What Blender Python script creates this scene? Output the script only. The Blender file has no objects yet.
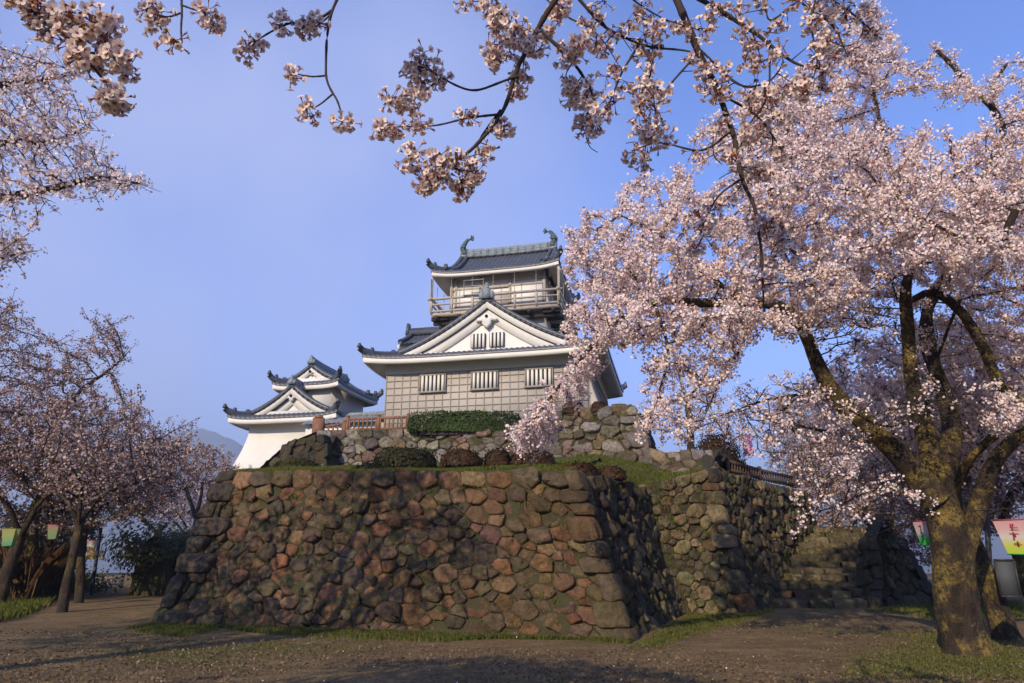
import bpy, math, random
import numpy as np
from math import radians as R, sin, cos, pi

S = bpy.context.scene
COL = S.collection
rng = np.random.default_rng(7)
random.seed(7)

# ------------------------------------------------------------------ camera
PITCH, FPX, CAMH = R(17.0), 683.0, 1.5
cd = bpy.data.cameras.new('camera'); cam = bpy.data.objects.new('camera', cd); COL.objects.link(cam)
cam.location = (0, 0, CAMH); cam.rotation_euler = (R(90) + PITCH, 0, 0)
cd.sensor_width = 36; cd.lens = 36 * FPX / 1024; cd.clip_start = .05; cd.clip_end = 30000
S.camera = cam

# ------------------------------------------------------------------ light
SUN_EL = 26.0
SUN_AZ = (-.47, -.88)                       # horizontal direction towards the sun (behind the camera, to the left)
sl = bpy.data.lights.new('sun', 'SUN'); sun = bpy.data.objects.new('sun', sl); COL.objects.link(sun)
sl.energy = 5.0; sl.angle = R(.5); sl.color = (1.0, .83, .60)
from mathutils import Vector
n_ = math.hypot(*SUN_AZ)
sd = Vector((SUN_AZ[0]/n_*cos(R(SUN_EL)), SUN_AZ[1]/n_*cos(R(SUN_EL)), sin(R(SUN_EL))))
sun.rotation_euler = sd.to_track_quat('Z', 'Y').to_euler(); sun.location = (-30, -50, 40)

W = bpy.data.worlds.new('World'); S.world = W; W.use_nodes = True
nt = W.node_tree; nt.nodes.clear()
sky = nt.nodes.new('ShaderNodeTexSky'); sky.sky_type = 'NISHITA'; sky.sun_disc = False
sky.sun_elevation = R(SUN_EL); sky.sun_rotation = math.atan2(SUN_AZ[0], SUN_AZ[1])
sky.altitude = 250; sky.air_density = 1.0; sky.dust_density = .6; sky.ozone_density = 2.2
tintn = nt.nodes.new('ShaderNodeMix'); tintn.data_type = 'RGBA'; tintn.blend_type = 'MULTIPLY'; tintn.inputs['Factor'].default_value = 1
tintn.inputs['B'].default_value = (.76, .92, 1.46, 1)
bg = nt.nodes.new('ShaderNodeBackground'); bg.inputs['Strength'].default_value = .15
wo = nt.nodes.new('ShaderNodeOutputWorld')
# a thin veil of morning mist drifting through the sky
tc = nt.nodes.new('ShaderNodeTexCoord'); nz = nt.nodes.new('ShaderNodeTexNoise')
nz.inputs['Scale'].default_value = 2.2; nz.inputs['Detail'].default_value = 3
mpw = nt.nodes.new('ShaderNodeMapping'); mpw.inputs['Location'].default_value = (.35, .2, .1)
veil = nt.nodes.new('ShaderNodeMix'); veil.data_type = 'RGBA'; veil.inputs['B'].default_value = (2.75, 3.15, 5.1, 1)
L = nt.links.new
# pale mist low in the sky and in a soft drift to the left, clear blue to the upper right
def wn(k, **kw):
    x = nt.nodes.new('ShaderNode' + k)
    for a, v in kw.items(): setattr(x, a, v)
    return x
nrm_ = wn('VectorMath', operation='NORMALIZE'); dotn = wn('VectorMath', operation='DOT_PRODUCT'); sepn = wn('SeparateXYZ')
L = nt.links.new
L(tc.outputs['Generated'], nrm_.inputs[0]); L(nrm_.outputs[0], dotn.inputs[0]); dotn.inputs[1].default_value = (-.30, .87, .39); L(nrm_.outputs[0], sepn.inputs[0])
def wmap(src, a, b, c, d, mode='SMOOTHSTEP'):
    x = wn('MapRange'); x.interpolation_type = mode; L(src, x.inputs['Value'])
    for k, v in (('From Min', a), ('From Max', b), ('To Min', c), ('To Max', d)): x.inputs[k].default_value = v
    return x.outputs[0]
def wop(op, a, b):
    x = wn('Math', operation=op)
    for i, v in enumerate((a, b)):
        if isinstance(v, (int, float)): x.inputs[i].default_value = v
        else: L(v, x.inputs[i])
    return x.outputs[0]
drift = wop('MULTIPLY', wmap(dotn.outputs['Value'], .82, 1.0, 0, .8), wmap(nz.outputs[0], .30, .66, .35, 1.0))
low = wmap(sepn.outputs['Z'], .0, .42, .55, 0.)
mist = wop('MINIMUM', wop('ADD', drift, low), .85)
L(sky.outputs[0], tintn.inputs['A']); L(tintn.outputs['Result'], veil.inputs['A'])
L(tc.outputs['Generated'], mpw.inputs[0]); L(mpw.outputs[0], nz.inputs['Vector']); L(mist, veil.inputs['Factor'])
L(veil.outputs['Result'], bg.inputs[0]); L(bg.outputs[0], wo.inputs[0])

vs = S.view_settings; vs.view_transform = 'Standard'; vs.look = 'None'; vs.gamma = 1; vs.use_curve_mapping = False
vs.exposure = 0.46
S.cycles.use_denoising = True
S.cycles.max_bounces = 6; S.cycles.diffuse_bounces = 3; S.cycles.glossy_bounces = 2; S.cycles.transmission_bounces = 3
S.cycles.transparent_max_bounces = 4; S.cycles.volume_bounces = 0; S.cycles.caustics_reflective = False; S.cycles.caustics_refractive = False

# ------------------------------------------------------------------ helpers
def P(px, py, Y):
    """world point seen at pixel (px, py) that stands Y metres in front of the camera."""
    u = (px - 512) / FPX; v = (341.5 - py) / FPX
    y = cos(PITCH) - v * sin(PITCH); z = sin(PITCH) + v * cos(PITCH); t = Y / y
    return np.array((u * t, Y, CAMH + z * t))

def wav(V, scale, seed=0, octv=3):
    """smooth noise of points, about -1..1, from sums of sines."""
    r = np.random.default_rng(seed); out = np.zeros(len(V)); amp = 1.; tot = 0
    for o in range(octv):
        acc = np.zeros(len(V))
        for k in range(5):
            d = r.normal(size=3); d /= np.linalg.norm(d)
            acc += np.sin((V @ d) * scale * (2 ** o) * r.uniform(.7, 1.4) * 2 + r.uniform(0, 6.28))
        out += amp * acc / 2.2; tot += amp; amp *= .5
    return out / tot

class MB:
    def __init__(s): s.V = []; s.F = {}; s.n = 0; s.C = []; s.hasc = False
    def add(s, V, F, col=None):
        V = np.asarray(V, float).reshape(-1, 3)
        F = [F] if isinstance(F, np.ndarray) else F
        for f in F:
            f = np.asarray(f, np.int64)
            if f.size: s.F.setdefault(f.shape[1], []).append(f + s.n)
        s.V.append(V); s.n += len(V)
        if col is None: c = np.ones((len(V), 4)) * .5
        else:
            s.hasc = True; c = np.ones((len(V), 4)); c[:, :3] = np.asarray(col)
        s.C.append(c); return s
    def box(s, c, d, rz=0, col=None, taper=1., M=None):
        x, y, z = np.array(d) / 2
        V = np.array([(-x,-y,-z),(x,-y,-z),(x,y,-z),(-x,y,-z),(-x*taper,-y*taper,z),(x*taper,-y*taper,z),(x*taper,y*taper,z),(-x*taper,y*taper,z)])
        if M is not None: V = V @ np.array(M).T
        if rz: V = V @ np.array([(cos(rz), sin(rz), 0), (-sin(rz), cos(rz), 0), (0, 0, 1)])
        return s.add(V + np.array(c), np.array([(0,3,2,1),(4,5,6,7),(0,1,5,4),(1,2,6,5),(2,3,7,6),(3,0,4,7)]), col)
    def bar(s, a, b, w, h, col=None):
        a = np.array(a, float); b = np.array(b, float); d = b - a; l = np.linalg.norm(d); d /= l
        up = np.array((0, 0, 1.)) if abs(d[2]) < .95 else np.array((0, 1., 0))
        sd_ = np.cross(d, up); sd_ /= np.linalg.norm(sd_); u2 = np.cross(sd_, d)
        return s.box((a + b) / 2, (l, w, h), M=np.stack((d, sd_, u2), 1), col=col)
    def tube(s, pts, rad, sides=8, col=None, cap=True, noise=0, nsc=3., seed=0):
        pts = np.asarray(pts, float); n = len(pts); rad = np.broadcast_to(np.asarray(rad, float), (n,))
        T = np.gradient(pts, axis=0); T /= (np.linalg.norm(T, axis=1, keepdims=True) + 1e-9)
        ref = np.array((0, 0, 1.)) if abs(T[:, 2]).mean() < .8 else np.array((1., 0, 0))
        A = np.cross(T, ref); A /= (np.linalg.norm(A, axis=1, keepdims=True) + 1e-9); B = np.cross(T, A)
        th = np.arange(sides) * 2 * pi / sides
        dirs = A[:, None] * np.cos(th)[None, :, None] + B[:, None] * np.sin(th)[None, :, None]
        V = pts[:, None] + dirs * rad[:, None, None]
        if noise:
            f = 1 + noise * wav(V.reshape(-1, 3), nsc, seed).reshape(n, sides)
            V = pts[:, None] + dirs * (rad[:, None] * f)[:, :, None]
        i = np.arange(n - 1)[:, None] * sides; j = np.arange(sides)[None]; k = (j + 1) % sides
        F = [np.stack((i + j, i + k, i + sides + k, i + sides + j), -1).reshape(-1, 4)]
        if cap: F.append(np.array([list(range(sides))])); F.append(np.array([list(range((n - 1) * sides, n * sides))[::-1]]))
        return s.add(V.reshape(-1, 3), F, col)
    def grid(s, G, col=None, flip=False):
        G = np.asarray(G, float); a, b = G.shape[:2]
        i = np.arange(a - 1)[:, None] * b; j = np.arange(b - 1)[None]
        F = np.stack((i + j, i + j + 1, i + b + j + 1, i + b + j), -1).reshape(-1, 4)
        if flip: F = F[:, ::-1]
        return s.add(G.reshape(-1, 3), F, None if col is None else np.asarray(col).reshape(-1, 3))
    def blob(s, c, r, nu=14, nv=9, noise=.12, seed=0, col=None):
        th = np.linspace(0, pi, nv)[:, None]; ph = (np.arange(nu + 1) * 2 * pi / nu)[None]
        D = np.stack((np.sin(th) * np.cos(ph), np.sin(th) * np.sin(ph), np.cos(th) + 0 * ph), -1)
        f = 1 + noise * wav(D.reshape(-1, 3) , 1.6, seed).reshape(D.shape[:2])
        f[:, -1] = f[:, 0]
        return s.grid(np.array(c) + D * f[..., None] * np.array(r), flip=True)
    def build(s, name, mat, parent=None, smooth=False):
        me = bpy.data.meshes.new(name)
        if s.n:
            V = np.concatenate(s.V).astype(np.float32); loops = []; tot = []
            for k, fs in s.F.items():
                f = np.concatenate(fs); loops.append(f.reshape(-1)); tot.append(np.full(len(f), k))
            loops = np.concatenate(loops).astype(np.int32); tot = np.concatenate(tot).astype(np.int32)
            st = np.concatenate(([0], np.cumsum(tot)[:-1])).astype(np.int32)
            me.vertices.add(len(V)); me.vertices.foreach_set('co', V.ravel())
            me.loops.add(len(loops)); me.loops.foreach_set('vertex_index', loops)
            me.polygons.add(len(tot)); me.polygons.foreach_set('loop_start', st); me.polygons.foreach_set('loop_total', tot)
            if smooth: me.polygons.foreach_set('use_smooth', np.ones(len(tot), bool))
            if s.hasc:
                at = me.color_attributes.new('tint', 'FLOAT_COLOR', 'POINT'); at.data.foreach_set('color', np.concatenate(s.C).astype(np.float32).ravel())
            me.update(calc_edges=True); me.validate()
        me.materials.append(mat)
        o = bpy.data.objects.new(name, me); COL.objects.link(o)
        if parent is not None: o.parent = parent
        return o

def tag(o, label, cat, group=None, kind=None):
    o['label'] = label; o['category'] = cat
    if group: o['group'] = group
    if kind: o['kind'] = kind
    return o
def thing(name, label, cat, loc=(0, 0, 0), rz=0, group=None):
    o = bpy.data.objects.new(name, None); COL.objects.link(o); o.location = loc; o.rotation_euler = (0, 0, rz)
    return tag(o, label, cat, group)
def structure(o): o['kind'] = 'structure'; return o
def spline(pts, n):
    """Catmull-Rom through pts -> n samples."""
    p = np.asarray(pts, float)
    if len(p) == 2: return p[0] + (p[1] - p[0]) * np.linspace(0, 1, n)[:, None]
    q = np.vstack((2 * p[0] - p[1], p, 2 * p[-1] - p[-2])); t = np.linspace(0, len(p) - 1 - 1e-6, n)
    i = t.astype(int); f = (t - i)[:, None]; a, b, c, d = q[i], q[i + 1], q[i + 2], q[i + 3]
    return .5 * (2 * b + (c - a) * f + (2 * a - 5 * b + 4 * c - d) * f ** 2 + (3 * b - a - 3 * c + d) * f ** 3)

# ------------------------------------------------------------------ materials
class Mat:
    def __init__(s, name, rough=.8, spec=.3):
        s.m = bpy.data.materials.new(name); s.m.use_nodes = True; s.t = s.m.node_tree; s.t.nodes.clear()
        s.out = s.n('OutputMaterial'); s.b = s.n('BsdfPrincipled'); s.l(s.b.outputs[0], s.out.inputs[0])
        s.b.inputs['Roughness'].default_value = rough; s.b.inputs['Specular IOR Level'].default_value = spec
        s.tc = s.n('TexCoord').outputs['Object']
    def n(s, k): return s.t.nodes.new('ShaderNode' + k)
    def l(s, a, b): s.t.links.new(a, b)
    def noise(s, scale, detail=4, rough=.55, vec=None, stretch=None):
        x = s.n('TexNoise'); x.inputs['Scale'].default_value = scale; x.inputs['Detail'].default_value = detail; x.inputs['Roughness'].default_value = rough
        v = vec or s.tc
        if stretch:
            mp = s.n('Mapping'); mp.inputs['Scale'].default_value = stretch; s.l(v, mp.inputs[0]); v = mp.outputs[0]
        s.l(v, x.inputs['Vector']); return x.outputs[0]
    def range(s, v, a, b, c=0, d=1):
        x = s.n('MapRange'); s.l(v, x.inputs[0])
        for i, q in enumerate((a, b, c, d)): x.inputs[i + 1].default_value = q
        return x.outputs[0]
    def mix(s, f, a, b, mode='MIX'):
        x = s.n('Mix'); x.data_type = 'RGBA'; x.blend_type = mode
        for k, v in (('Factor', f), ('A', a), ('B', b)):
            if isinstance(v, (int, float)): x.inputs[k].default_value = v
            elif isinstance(v, tuple): x.inputs[k].default_value = (*v, 1)
            else: s.l(v, x.inputs[k])
        return x.outputs['Result']
    def attr(s):
        x = s.n('Attribute'); x.attribute_name = 'tint'; return x.outputs['Color']
    def base(s, c):
        if isinstance(c, tuple): s.b.inputs['Base Color'].default_value = (*c, 1)
        else: s.l(c, s.b.inputs['Base Color'])
    def bump(s, h, strength=.5, dist=.02):
        x = s.n('Bump'); x.inputs['Strength'].default_value = strength; x.inputs['Distance'].default_value = dist
        s.l(h, x.inputs['Height']); s.l(x.outputs[0], s.b.inputs['Normal'])
    def math(s, op, a, b=0.):
        x = s.n('Math'); x.operation = op
        for i, v in enumerate((a, b)):
            if isinstance(v, (int, float)): x.inputs[i].default_value = v
            else: s.l(v, x.inputs[i])
        return x.outputs[0]

def mat_plain(name, c, c2=None, scale=3, rough=.8, bump=.2, bscale=30, bdist=.01):
    m = Mat(name, rough); c2 = c2 or tuple(x * .75 for x in c)
    m.base(m.mix(m.range(m.noise(scale, 5), .35, .7), c, c2)); m.bump(m.noise(bscale, 4), bump, bdist); return m.m

def mat_stone(name, moss=.4, lichen=.3):
    m = Mat(name, .9, .2)
    t = m.attr()
    c = m.mix(m.range(m.noise(3.5, 6, .65), .3, .72), t, m.mix(1., t, (.48, .44, .42), 'MULTIPLY'))
    c = m.mix(m.range(m.noise(11, 5, .7), .52, .72, 0, .55), c, m.mix(1., t, (1.75, 1.6, 1.35), 'MULTIPLY'))
    c = m.mix(m.range(m.noise(24, 4, .7), .60, .66, 0, lichen), c, (.30, .29, .23))
    mm = m.math('MULTIPLY', m.range(m.noise(.9, 4, .6), .42, .60), m.range(m.noise(7, 5, .75), .42, .58))
    c = m.mix(m.math('MULTIPLY', mm, moss), c, (.062, .064, .016))
    m.base(c)
    vo = m.n('TexVoronoi'); vo.inputs['Scale'].default_value = 5.5; m.l(m.tc, vo.inputs['Vector'])
    h = m.math('ADD', m.math('ADD', m.noise(6, 6, .7), m.math('MULTIPLY', vo.outputs['Distance'], .7)), m.math('MULTIPLY', m.noise(38, 5, .7), .45)); m.bump(h, 1., .13); return m.m

MT = {}
MT['stone'] = mat_stone('weathered_stone')
MT['mossy'] = mat_stone('mossy_stone', .95, .12)
MT['earth'] = mat_plain('wall_earth', (.045, .034, .02), (.045, .05, .015), 4, .95, .6, 20, .05)
MT['plaster'] = mat_plain('white_plaster', (.70, .685, .63), (.63, .615, .565), .8, .75, .12, 12)
MT['soffit'] = mat_plain('shaded_soffit_plaster', (.62, .59, .53), (.5, .47, .42), 1.2, .8, .1, 12)  # white plaster greyed to stand for the shade under the eaves
MT['clad'] = mat_plain('tan_wall_panels', (.43, .395, .345), (.37, .335, .295), 1.6, .7, .15, 20)
MT['batten'] = mat_plain('panel_joint', (.27, .245, .21), (.32, .29, .25), 3, .8)
MT['wood'] = mat_plain('weathered_timber', (.44, .39, .32), (.33, .29, .235), 4, .75, .3, 25)
MT['redwood'] = mat_plain('reddish_timber', (.24, .115, .065), (.17, .085, .05), 5, .75, .3, 25)
MT['darkwood'] = mat_plain('dark_timber', (.06, .048, .038), (.04, .033, .028), 5, .8, .3, 25)
MT['dark'] = mat_plain('dark_opening', (.03, .028, .026), (.022, .02, .02), 5, .9)
MT['bronze'] = mat_plain('green_bronze', (.085, .125, .11), (.05, .07, .068), 5, .5, .3, 20)
MT['ornament'] = mat_plain('pale_ridge_tile', (.24, .28, .29), (.13, .15, .17), 6, .6, .3, 20)
MT['metal'] = mat_plain('grey_metal', (.30, .30, .30), (.22, .22, .22), 5, .5)
MT['pole'] = mat_plain('dark_painted_pole', (.045, .045, .05), (.03, .03, .035), 5, .5)

m = Mat('roof_tile', .42, .45)
c = m.mix(m.range(m.noise(2.5, 5), .3, .7), (.075, .085, .105), (.045, .05, .062))
c = m.mix(m.range(m.noise(14, 3), .5, .8, 0, .6), c, (.14, .15, .16)); m.base(c); m.bump(m.noise(20, 3), .3, .02); MT['tile'] = m.m

# petals: thin, partly see-through
def mat_petal(name, k=1.):
    m = Mat(name, .7, .15); t = m.attr(); m.base(t)
    tr = m.n('BsdfTranslucent'); m.l(t, tr.inputs[0]); mx = m.n('MixShader'); mx.inputs[0].default_value = .32
    m.l(m.b.outputs[0], mx.inputs[1]); m.l(tr.outputs[0], mx.inputs[2]); m.l(mx.outputs[0], m.out.inputs[0]); return m.m
MT['petal'] = mat_petal('cherry_petal')
MT['leaf'] = mat_petal('leaf')

def mat_bark(name, moss):
    m = Mat(name, .9, .2)
    c = m.mix(m.range(m.noise(7, 6, .7, stretch=(1, 1, .35)), .35, .68), (.075, .053, .038), (.024, .018, .013))
    moss_dapple = m.math('MULTIPLY', m.range(m.noise(1.7, 5, .7), .46, .58), m.range(m.noise(16, 4, .7), .38, .6))
    c = m.mix(m.math('MULTIPLY', moss_dapple, moss), c, (.31, .225, .055))  # yellow patches: moss plus sunlight dapple painted into the bark colour
    c = m.mix(m.range(m.noise(9, 5, .7), .62, .70, 0, moss * .5), c, (.26, .24, .17))
    m.base(c); m.bump(m.math('ADD', m.noise(7, 7, .75, stretch=(1, 1, .3)), m.math('MULTIPLY', m.noise(40, 4), .4)), 1., .14); return m.m
MT['bark'] = mat_bark('mossy_sun_dappled_bark', 1.)
MT['darkbark'] = mat_bark('dark_cherry_bark', .35)
MT['twig'] = mat_plain('dark_twig_bark', (.055, .04, .034), (.03, .022, .02), 8, .85, .5, 40, .005)

m = Mat('ground_gravel', .95, .15)
big = m.noise(.22, 4, .6); mid = m.noise(1.1, 5, .6); fine = m.math('MULTIPLY', m.math('ADD', m.noise(16, 4, .75), m.noise(40, 3, .7)), .5)
c = m.mix(m.range(mid, .3, .7), (.30, .20, .092), (.47, .335, .17))
c = m.mix(m.range(m.noise(2.2, 5, .7, stretch=(.5, 1.6, 1)), .42, .62, 0, .55), c, m.mix(1., c, (.55, .52, .48), 'MULTIPLY'))
c = m.mix(m.range(fine, .40, .60), m.mix(1., c, (.42, .39, .35), 'MULTIPLY'), c)
c = m.mix(m.range(m.noise(60, 2, .6), .64, .72, 0, .7), c, (.42, .36, .30))
gr = m.math('MULTIPLY', m.range(big, .50, .64), m.range(m.noise(3.5, 5, .7), .42, .62))
c = m.mix(m.math('MULTIPLY', gr, .8), c, (.11, .12, .025)); m.base(c)
m.bump(m.math('ADD', m.math('ADD', m.noise(28, 4, .7), m.noise(70, 3, .7)), m.math('MULTIPLY', m.noise(3.5, 4, .6), 2.)), 1., .05); MT['ground'] = m.m

m = Mat('turf', .95, .1)
c = m.mix(m.range(m.noise(1.6, 5, .6), .35, .65), (.07, .10, .018), (.105, .092, .035))
c = m.mix(m.range(m.noise(20, 4, .7), .4, .7), c, m.mix(1., c, (.5, .5, .5), 'MULTIPLY')); m.base(c); m.bump(m.noise(25, 4), .9, .05); MT['turf'] = m.m
m = Mat('hill_forest', .95, .1)
m.base(m.mix(m.range(m.noise(.02, 6, .7), .35, .65), (.05, .06, .035), (.09, .085, .06))); MT['hill'] = m.m

# ------------------------------------------------------------------ stone ramparts
def power_cells(pts, rad, w, h):
    cells = []
    for i, p in enumerate(pts):
        d = pts - p; dist = np.hypot(d[:, 0], d[:, 1]); order = np.argsort(dist)[1:26]
        poly = [(0, 0), (w, 0), (w, h), (0, h)]
        for j in order:
            nx, ny = pts[j] - p; c = (pts[j] @ pts[j] - p @ p - rad[j] ** 2 + rad[i] ** 2) / 2
            new = []
            for k in range(len(poly)):
                a = poly[k]; b = poly[(k + 1) % len(poly)]
                da = a[0] * nx + a[1] * ny - c; db = b[0] * nx + b[1] * ny - c
                if da <= 0: new.append(a)
                if da * db < 0:
                    f = da / (da - db); new.append((a[0] + f * (b[0] - a[0]), a[1] + f * (b[1] - a[1])))
            poly = new
            if len(poly) < 3: break
        if len(poly) >= 3: cells.append(np.array(poly))
    return cells

PAL_RED = [(.24,.125,.065), (.20,.105,.055), (.20,.118,.068), (.165,.105,.06), (.14,.096,.06), (.22,.135,.07), (.125,.09,.058), (.17,.125,.075), (.145,.108,.07), (.26,.17,.088), (.11,.08,.052), (.15,.115,.062)]
PAL_TAN = [(.165,.13,.075), (.21,.165,.09), (.13,.105,.066), (.25,.195,.105), (.11,.092,.064), (.28,.225,.125), (.155,.105,.062)]
PAL_GREY = [(.235,.21,.175), (.19,.16,.125), (.28,.255,.215), (.225,.155,.105), (.15,.13,.105), (.31,.28,.23), (.20,.14,.10)]
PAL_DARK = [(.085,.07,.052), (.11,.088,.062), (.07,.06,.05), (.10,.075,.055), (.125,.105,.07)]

def stone_face(b0, b1, t1, t0, size, seed, pal, mb, back, aspect=1.25, bulge=.09, top=None, sag=.12, gap=.93):
    """fills the patch b0-b1-t1-t0 (bottom left, bottom right, top right, top left) with rounded rubble stones."""
    r = np.random.default_rng(seed)
    b0, b1, t1, t0 = [np.asarray(q, float) for q in (b0, b1, t1, t0)]
    w = (np.linalg.norm(b1 - b0) + np.linalg.norm(t1 - t0)) / 2 / aspect; h = (np.linalg.norm(t0 - b0) + np.linalg.norm(t1 - b1)) / 2
    nrm = np.cross(b1 - b0, t0 - b0); nrm /= np.linalg.norm(nrm)
    def mp(q, dep):
        s = q[:, 0] / w; t = q[:, 1] / h
        s, t = s[:, None], t[:, None]
        return (b0 * (1 - s) * (1 - t) + b1 * s * (1 - t) + t1 * s * t + t0 * (1 - s) * t) + nrm * (dep[:, None] - sag * np.sin(pi * np.clip(t, 0, 1)))
    pts = []; rad = []
    def dart(rr, tries):
        for _ in range(tries):
            p = r.uniform((0, 0), (w, h - (top or 0) * .9)); rj = rr * r.uniform(.85, 1.15)
            if all((p[0]-q[0])**2 + (p[1]-q[1])**2 > (.92*(rj + s_))**2 for q, s_ in zip(pts, rad)): pts.append(p); rad.append(rj)
    if top:
        x = 0
        while x < w:
            l = top * r.uniform(.75, 1.3); pts.append(np.array((x + l / 2, h - top * .42))); rad.append(top * .5); x += l
    n = int(w * h / size ** 2)
    dart(size * .62, n * 2); dart(size * .46, n * 10); dart(size * .31, n * 26)
    pts = np.array(pts); rad = np.array(rad)
    for poly in power_cells(pts, rad, w, h):
        c = poly.mean(0); sz = np.sqrt(max(1e-4, np.ptp(poly[:, 0]) * np.ptp(poly[:, 1])))
        if sz < .08: continue
        q = poly
        for k in range(1 if r.random() < .55 else 2):
            a = q; b = np.roll(q, -1, 0); f = .13 if k == 0 else .2
            q = np.stack((a * (1 - f) + b * f, a * f + b * (1 - f)), 1).reshape(-1, 2)
        if len(q) > 26: q = q[np.linspace(0, len(q) - 1, 26).astype(int)]
        q = np.stack((q, (q + np.roll(q, -1, 0)) / 2), 1).reshape(-1, 2) if len(q) < 15 else q
        nq = len(q); shr = max(.6, 1 - .018 / sz) * gap ** .25
        q = c + (q - c) * shr + r.normal(scale=.022 * sz, size=q.shape)
        tilt = r.normal(scale=.20, size=2); off = r.normal(scale=.03); bl = bulge * r.uniform(.6, 1.3) * min(1.4, sz / .45 + .2)
        sd_ = r.integers(1e6); rings = []
        for sc, dp in ((1.0, -.28), (1.0, -.03), (.975, bl * .55), (.90, bl * .92), (.5, bl * 1.0), (.2, bl * .95)):
            qq = c + (q - c) * sc; dep = np.full(nq, dp)
            if sc < 1 or dp > -.1: dep = dep + off + (qq - c) @ tilt
            nzv = wav(np.column_stack((qq, np.full(nq, dp))), 2.4 / max(sz, .3), sd_, 4) * .05 * min(1, sz / .4)
            rings.append(mp(qq, dep + (nzv if dp > -.2 else 0)))
        V = np.concatenate(rings); nr = len(rings)
        i = np.arange(nr - 1)[:, None] * nq; j = np.arange(nq)[None]; k = (j + 1) % nq
        F = [np.stack((i + j, i + k, i + nq + k, i + nq + j), -1).reshape(-1, 4), np.array([list(range((nr - 1) * nq, nr * nq))])]
        col = np.array(pal[r.integers(len(pal))]) * r.uniform(.92, 1.4) * (1 + r.normal(scale=.05, size=3))
        mb.add(V, F, np.tile(np.clip(col, .01, .6), (len(V), 1)))
    s = np.linspace(0, w, 12); t = np.linspace(0, h, 8); G = np.array([[(a, b) for a in s] for b in t])
    back.grid(mp(G.reshape(-1, 2), np.full(96, -.02)).reshape(8, 12, 3))

def corner_stones(e0, e1, da, db, n, seed, pal, mb, big=.85):
    """long stones laid in turn to either side of the corner edge e0 -> e1."""
    r = np.random.default_rng(seed); e0 = np.asarray(e0, float); e1 = np.asarray(e1, float)
    up = (e1 - e0); Ht = np.linalg.norm(up); up /= Ht
    hs = r.uniform(.65, 1.4, n) * np.linspace(1.25, .85, n); hs *= Ht / hs.sum(); z = 0
    for k in range(n):
        la, lb = (big * r.uniform(.9, 1.2), big * r.uniform(.5, .7)) if k % 2 else (big * r.uniform(.5, .7), big * r.uniform(.9, 1.2))
        N = 7; g = np.linspace(-1, 1, N); V = []; F = []
        sh = .965
        for ax in range(3):
            for sg in (-1, 1):
                A, B = np.meshgrid(g, g, indexing='ij'); Q = np.zeros((N, N, 3)); Q[..., ax] = sg; Q[..., (ax + 1) % 3] = A; Q[..., (ax + 2) % 3] = B
                l6 = (np.abs(Q) ** 4.6).sum(-1, keepdims=True) ** (1 / 4.6); Q = Q / l6
                o = len(V) * N * N; V.append(Q.reshape(-1, 3)); i = np.arange(N - 1)[:, None] * N; j = np.arange(N - 1)[None]
                f = np.stack((i + j, i + N + j, i + N + j + 1, i + j + 1), -1).reshape(-1, 4) + o
                F.append(f if sg > 0 else f[:, ::-1])
        V = np.concatenate(V); F = np.concatenate(F)
        V = V * (1 + .12 * wav(V, 1.3, int(r.integers(1e6)), 3)[:, None])
        loc = e0 + up * (z + hs[k] / 2); a = (V[:, 0] * .5 * sh + .5) * la - .13; b = (V[:, 1] * .5 * sh + .5) * lb - .13
        W3 = loc + a[:, None] * da + b[:, None] * db + up * (V[:, 2] * hs[k] / 2 * 1.04)[:, None]
        col = np.array(pal[r.integers(len(pal))]) * r.uniform(.8, 1.2)
        mb.add(W3, F, np.tile(col, (len(W3), 1))); z += hs[k]

def rampart(label, faces, corners, group=None, mat='stone', name='stone_rampart'):
    root = thing(name, label, 'stone wall', group=group); root['kind'] = 'thing'
    for f in faces:
        mb = MB(); bk = MB(); stone_face(*f['p'], f['size'], f['seed'], f['pal'], mb, bk, top=f.get('top'), bulge=f.get('bulge', .09), aspect=f.get('aspect', 1.25))
        mb.build('stone_face', MT[f.get('mat', mat)], root, True); bk.build('earth_core', MT['earth'], root)
    for c in corners:
        mb = MB(); corner_stones(*c['a'], c['n'], c['seed'], c['pal'], mb, c.get('big', .85)); mb.build('corner_stones', MT[mat], root, True)
    return root
def unit(v): v = np.asarray(v, float); return v / np.linalg.norm(v)

Z = lambda *a: np.array(a, float)
A0, B0, C0, D0, F0 = Z(2.08, 12.8, -.15), Z(-7.55, 15.5, -.15), Z(4.2, 17.95, -.15), Z(5.92, 18.2, -.15), Z(11.5, 26.3, -.15)
A1, B1, C1, D1, F1 = P(573, 470, 14.0), P(222, 471, 16.5), P(644, 488, 18.3), P(711, 468, 19.3), Z(11.6, 27.1, 3.62)
E0, E1 = B0 + Z(1.9, 7.2, 0), B1 + Z(1.6, 6.6, 0)
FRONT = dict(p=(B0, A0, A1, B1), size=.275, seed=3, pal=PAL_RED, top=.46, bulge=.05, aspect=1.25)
rampart('tall reddish rubble stone rampart nearest the path, with its big square corner', [
    FRONT,
    dict(p=(A0, C0, C1, A1), size=.29, seed=4, pal=PAL_DARK + PAL_TAN[:2], top=.4, bulge=.07, mat='mossy'),
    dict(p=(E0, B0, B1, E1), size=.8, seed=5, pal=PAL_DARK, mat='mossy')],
    [dict(a=(A0, A1, unit(B0 - A0), unit(C0 - A0)), n=9, seed=11, pal=PAL_RED[2:] + PAL_DARK[:2], big=.64),
     dict(a=(B0, B1, unit(E0 - B0), unit(A0 - B0)), n=8, seed=12, pal=PAL_DARK, big=.8)])
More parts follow.
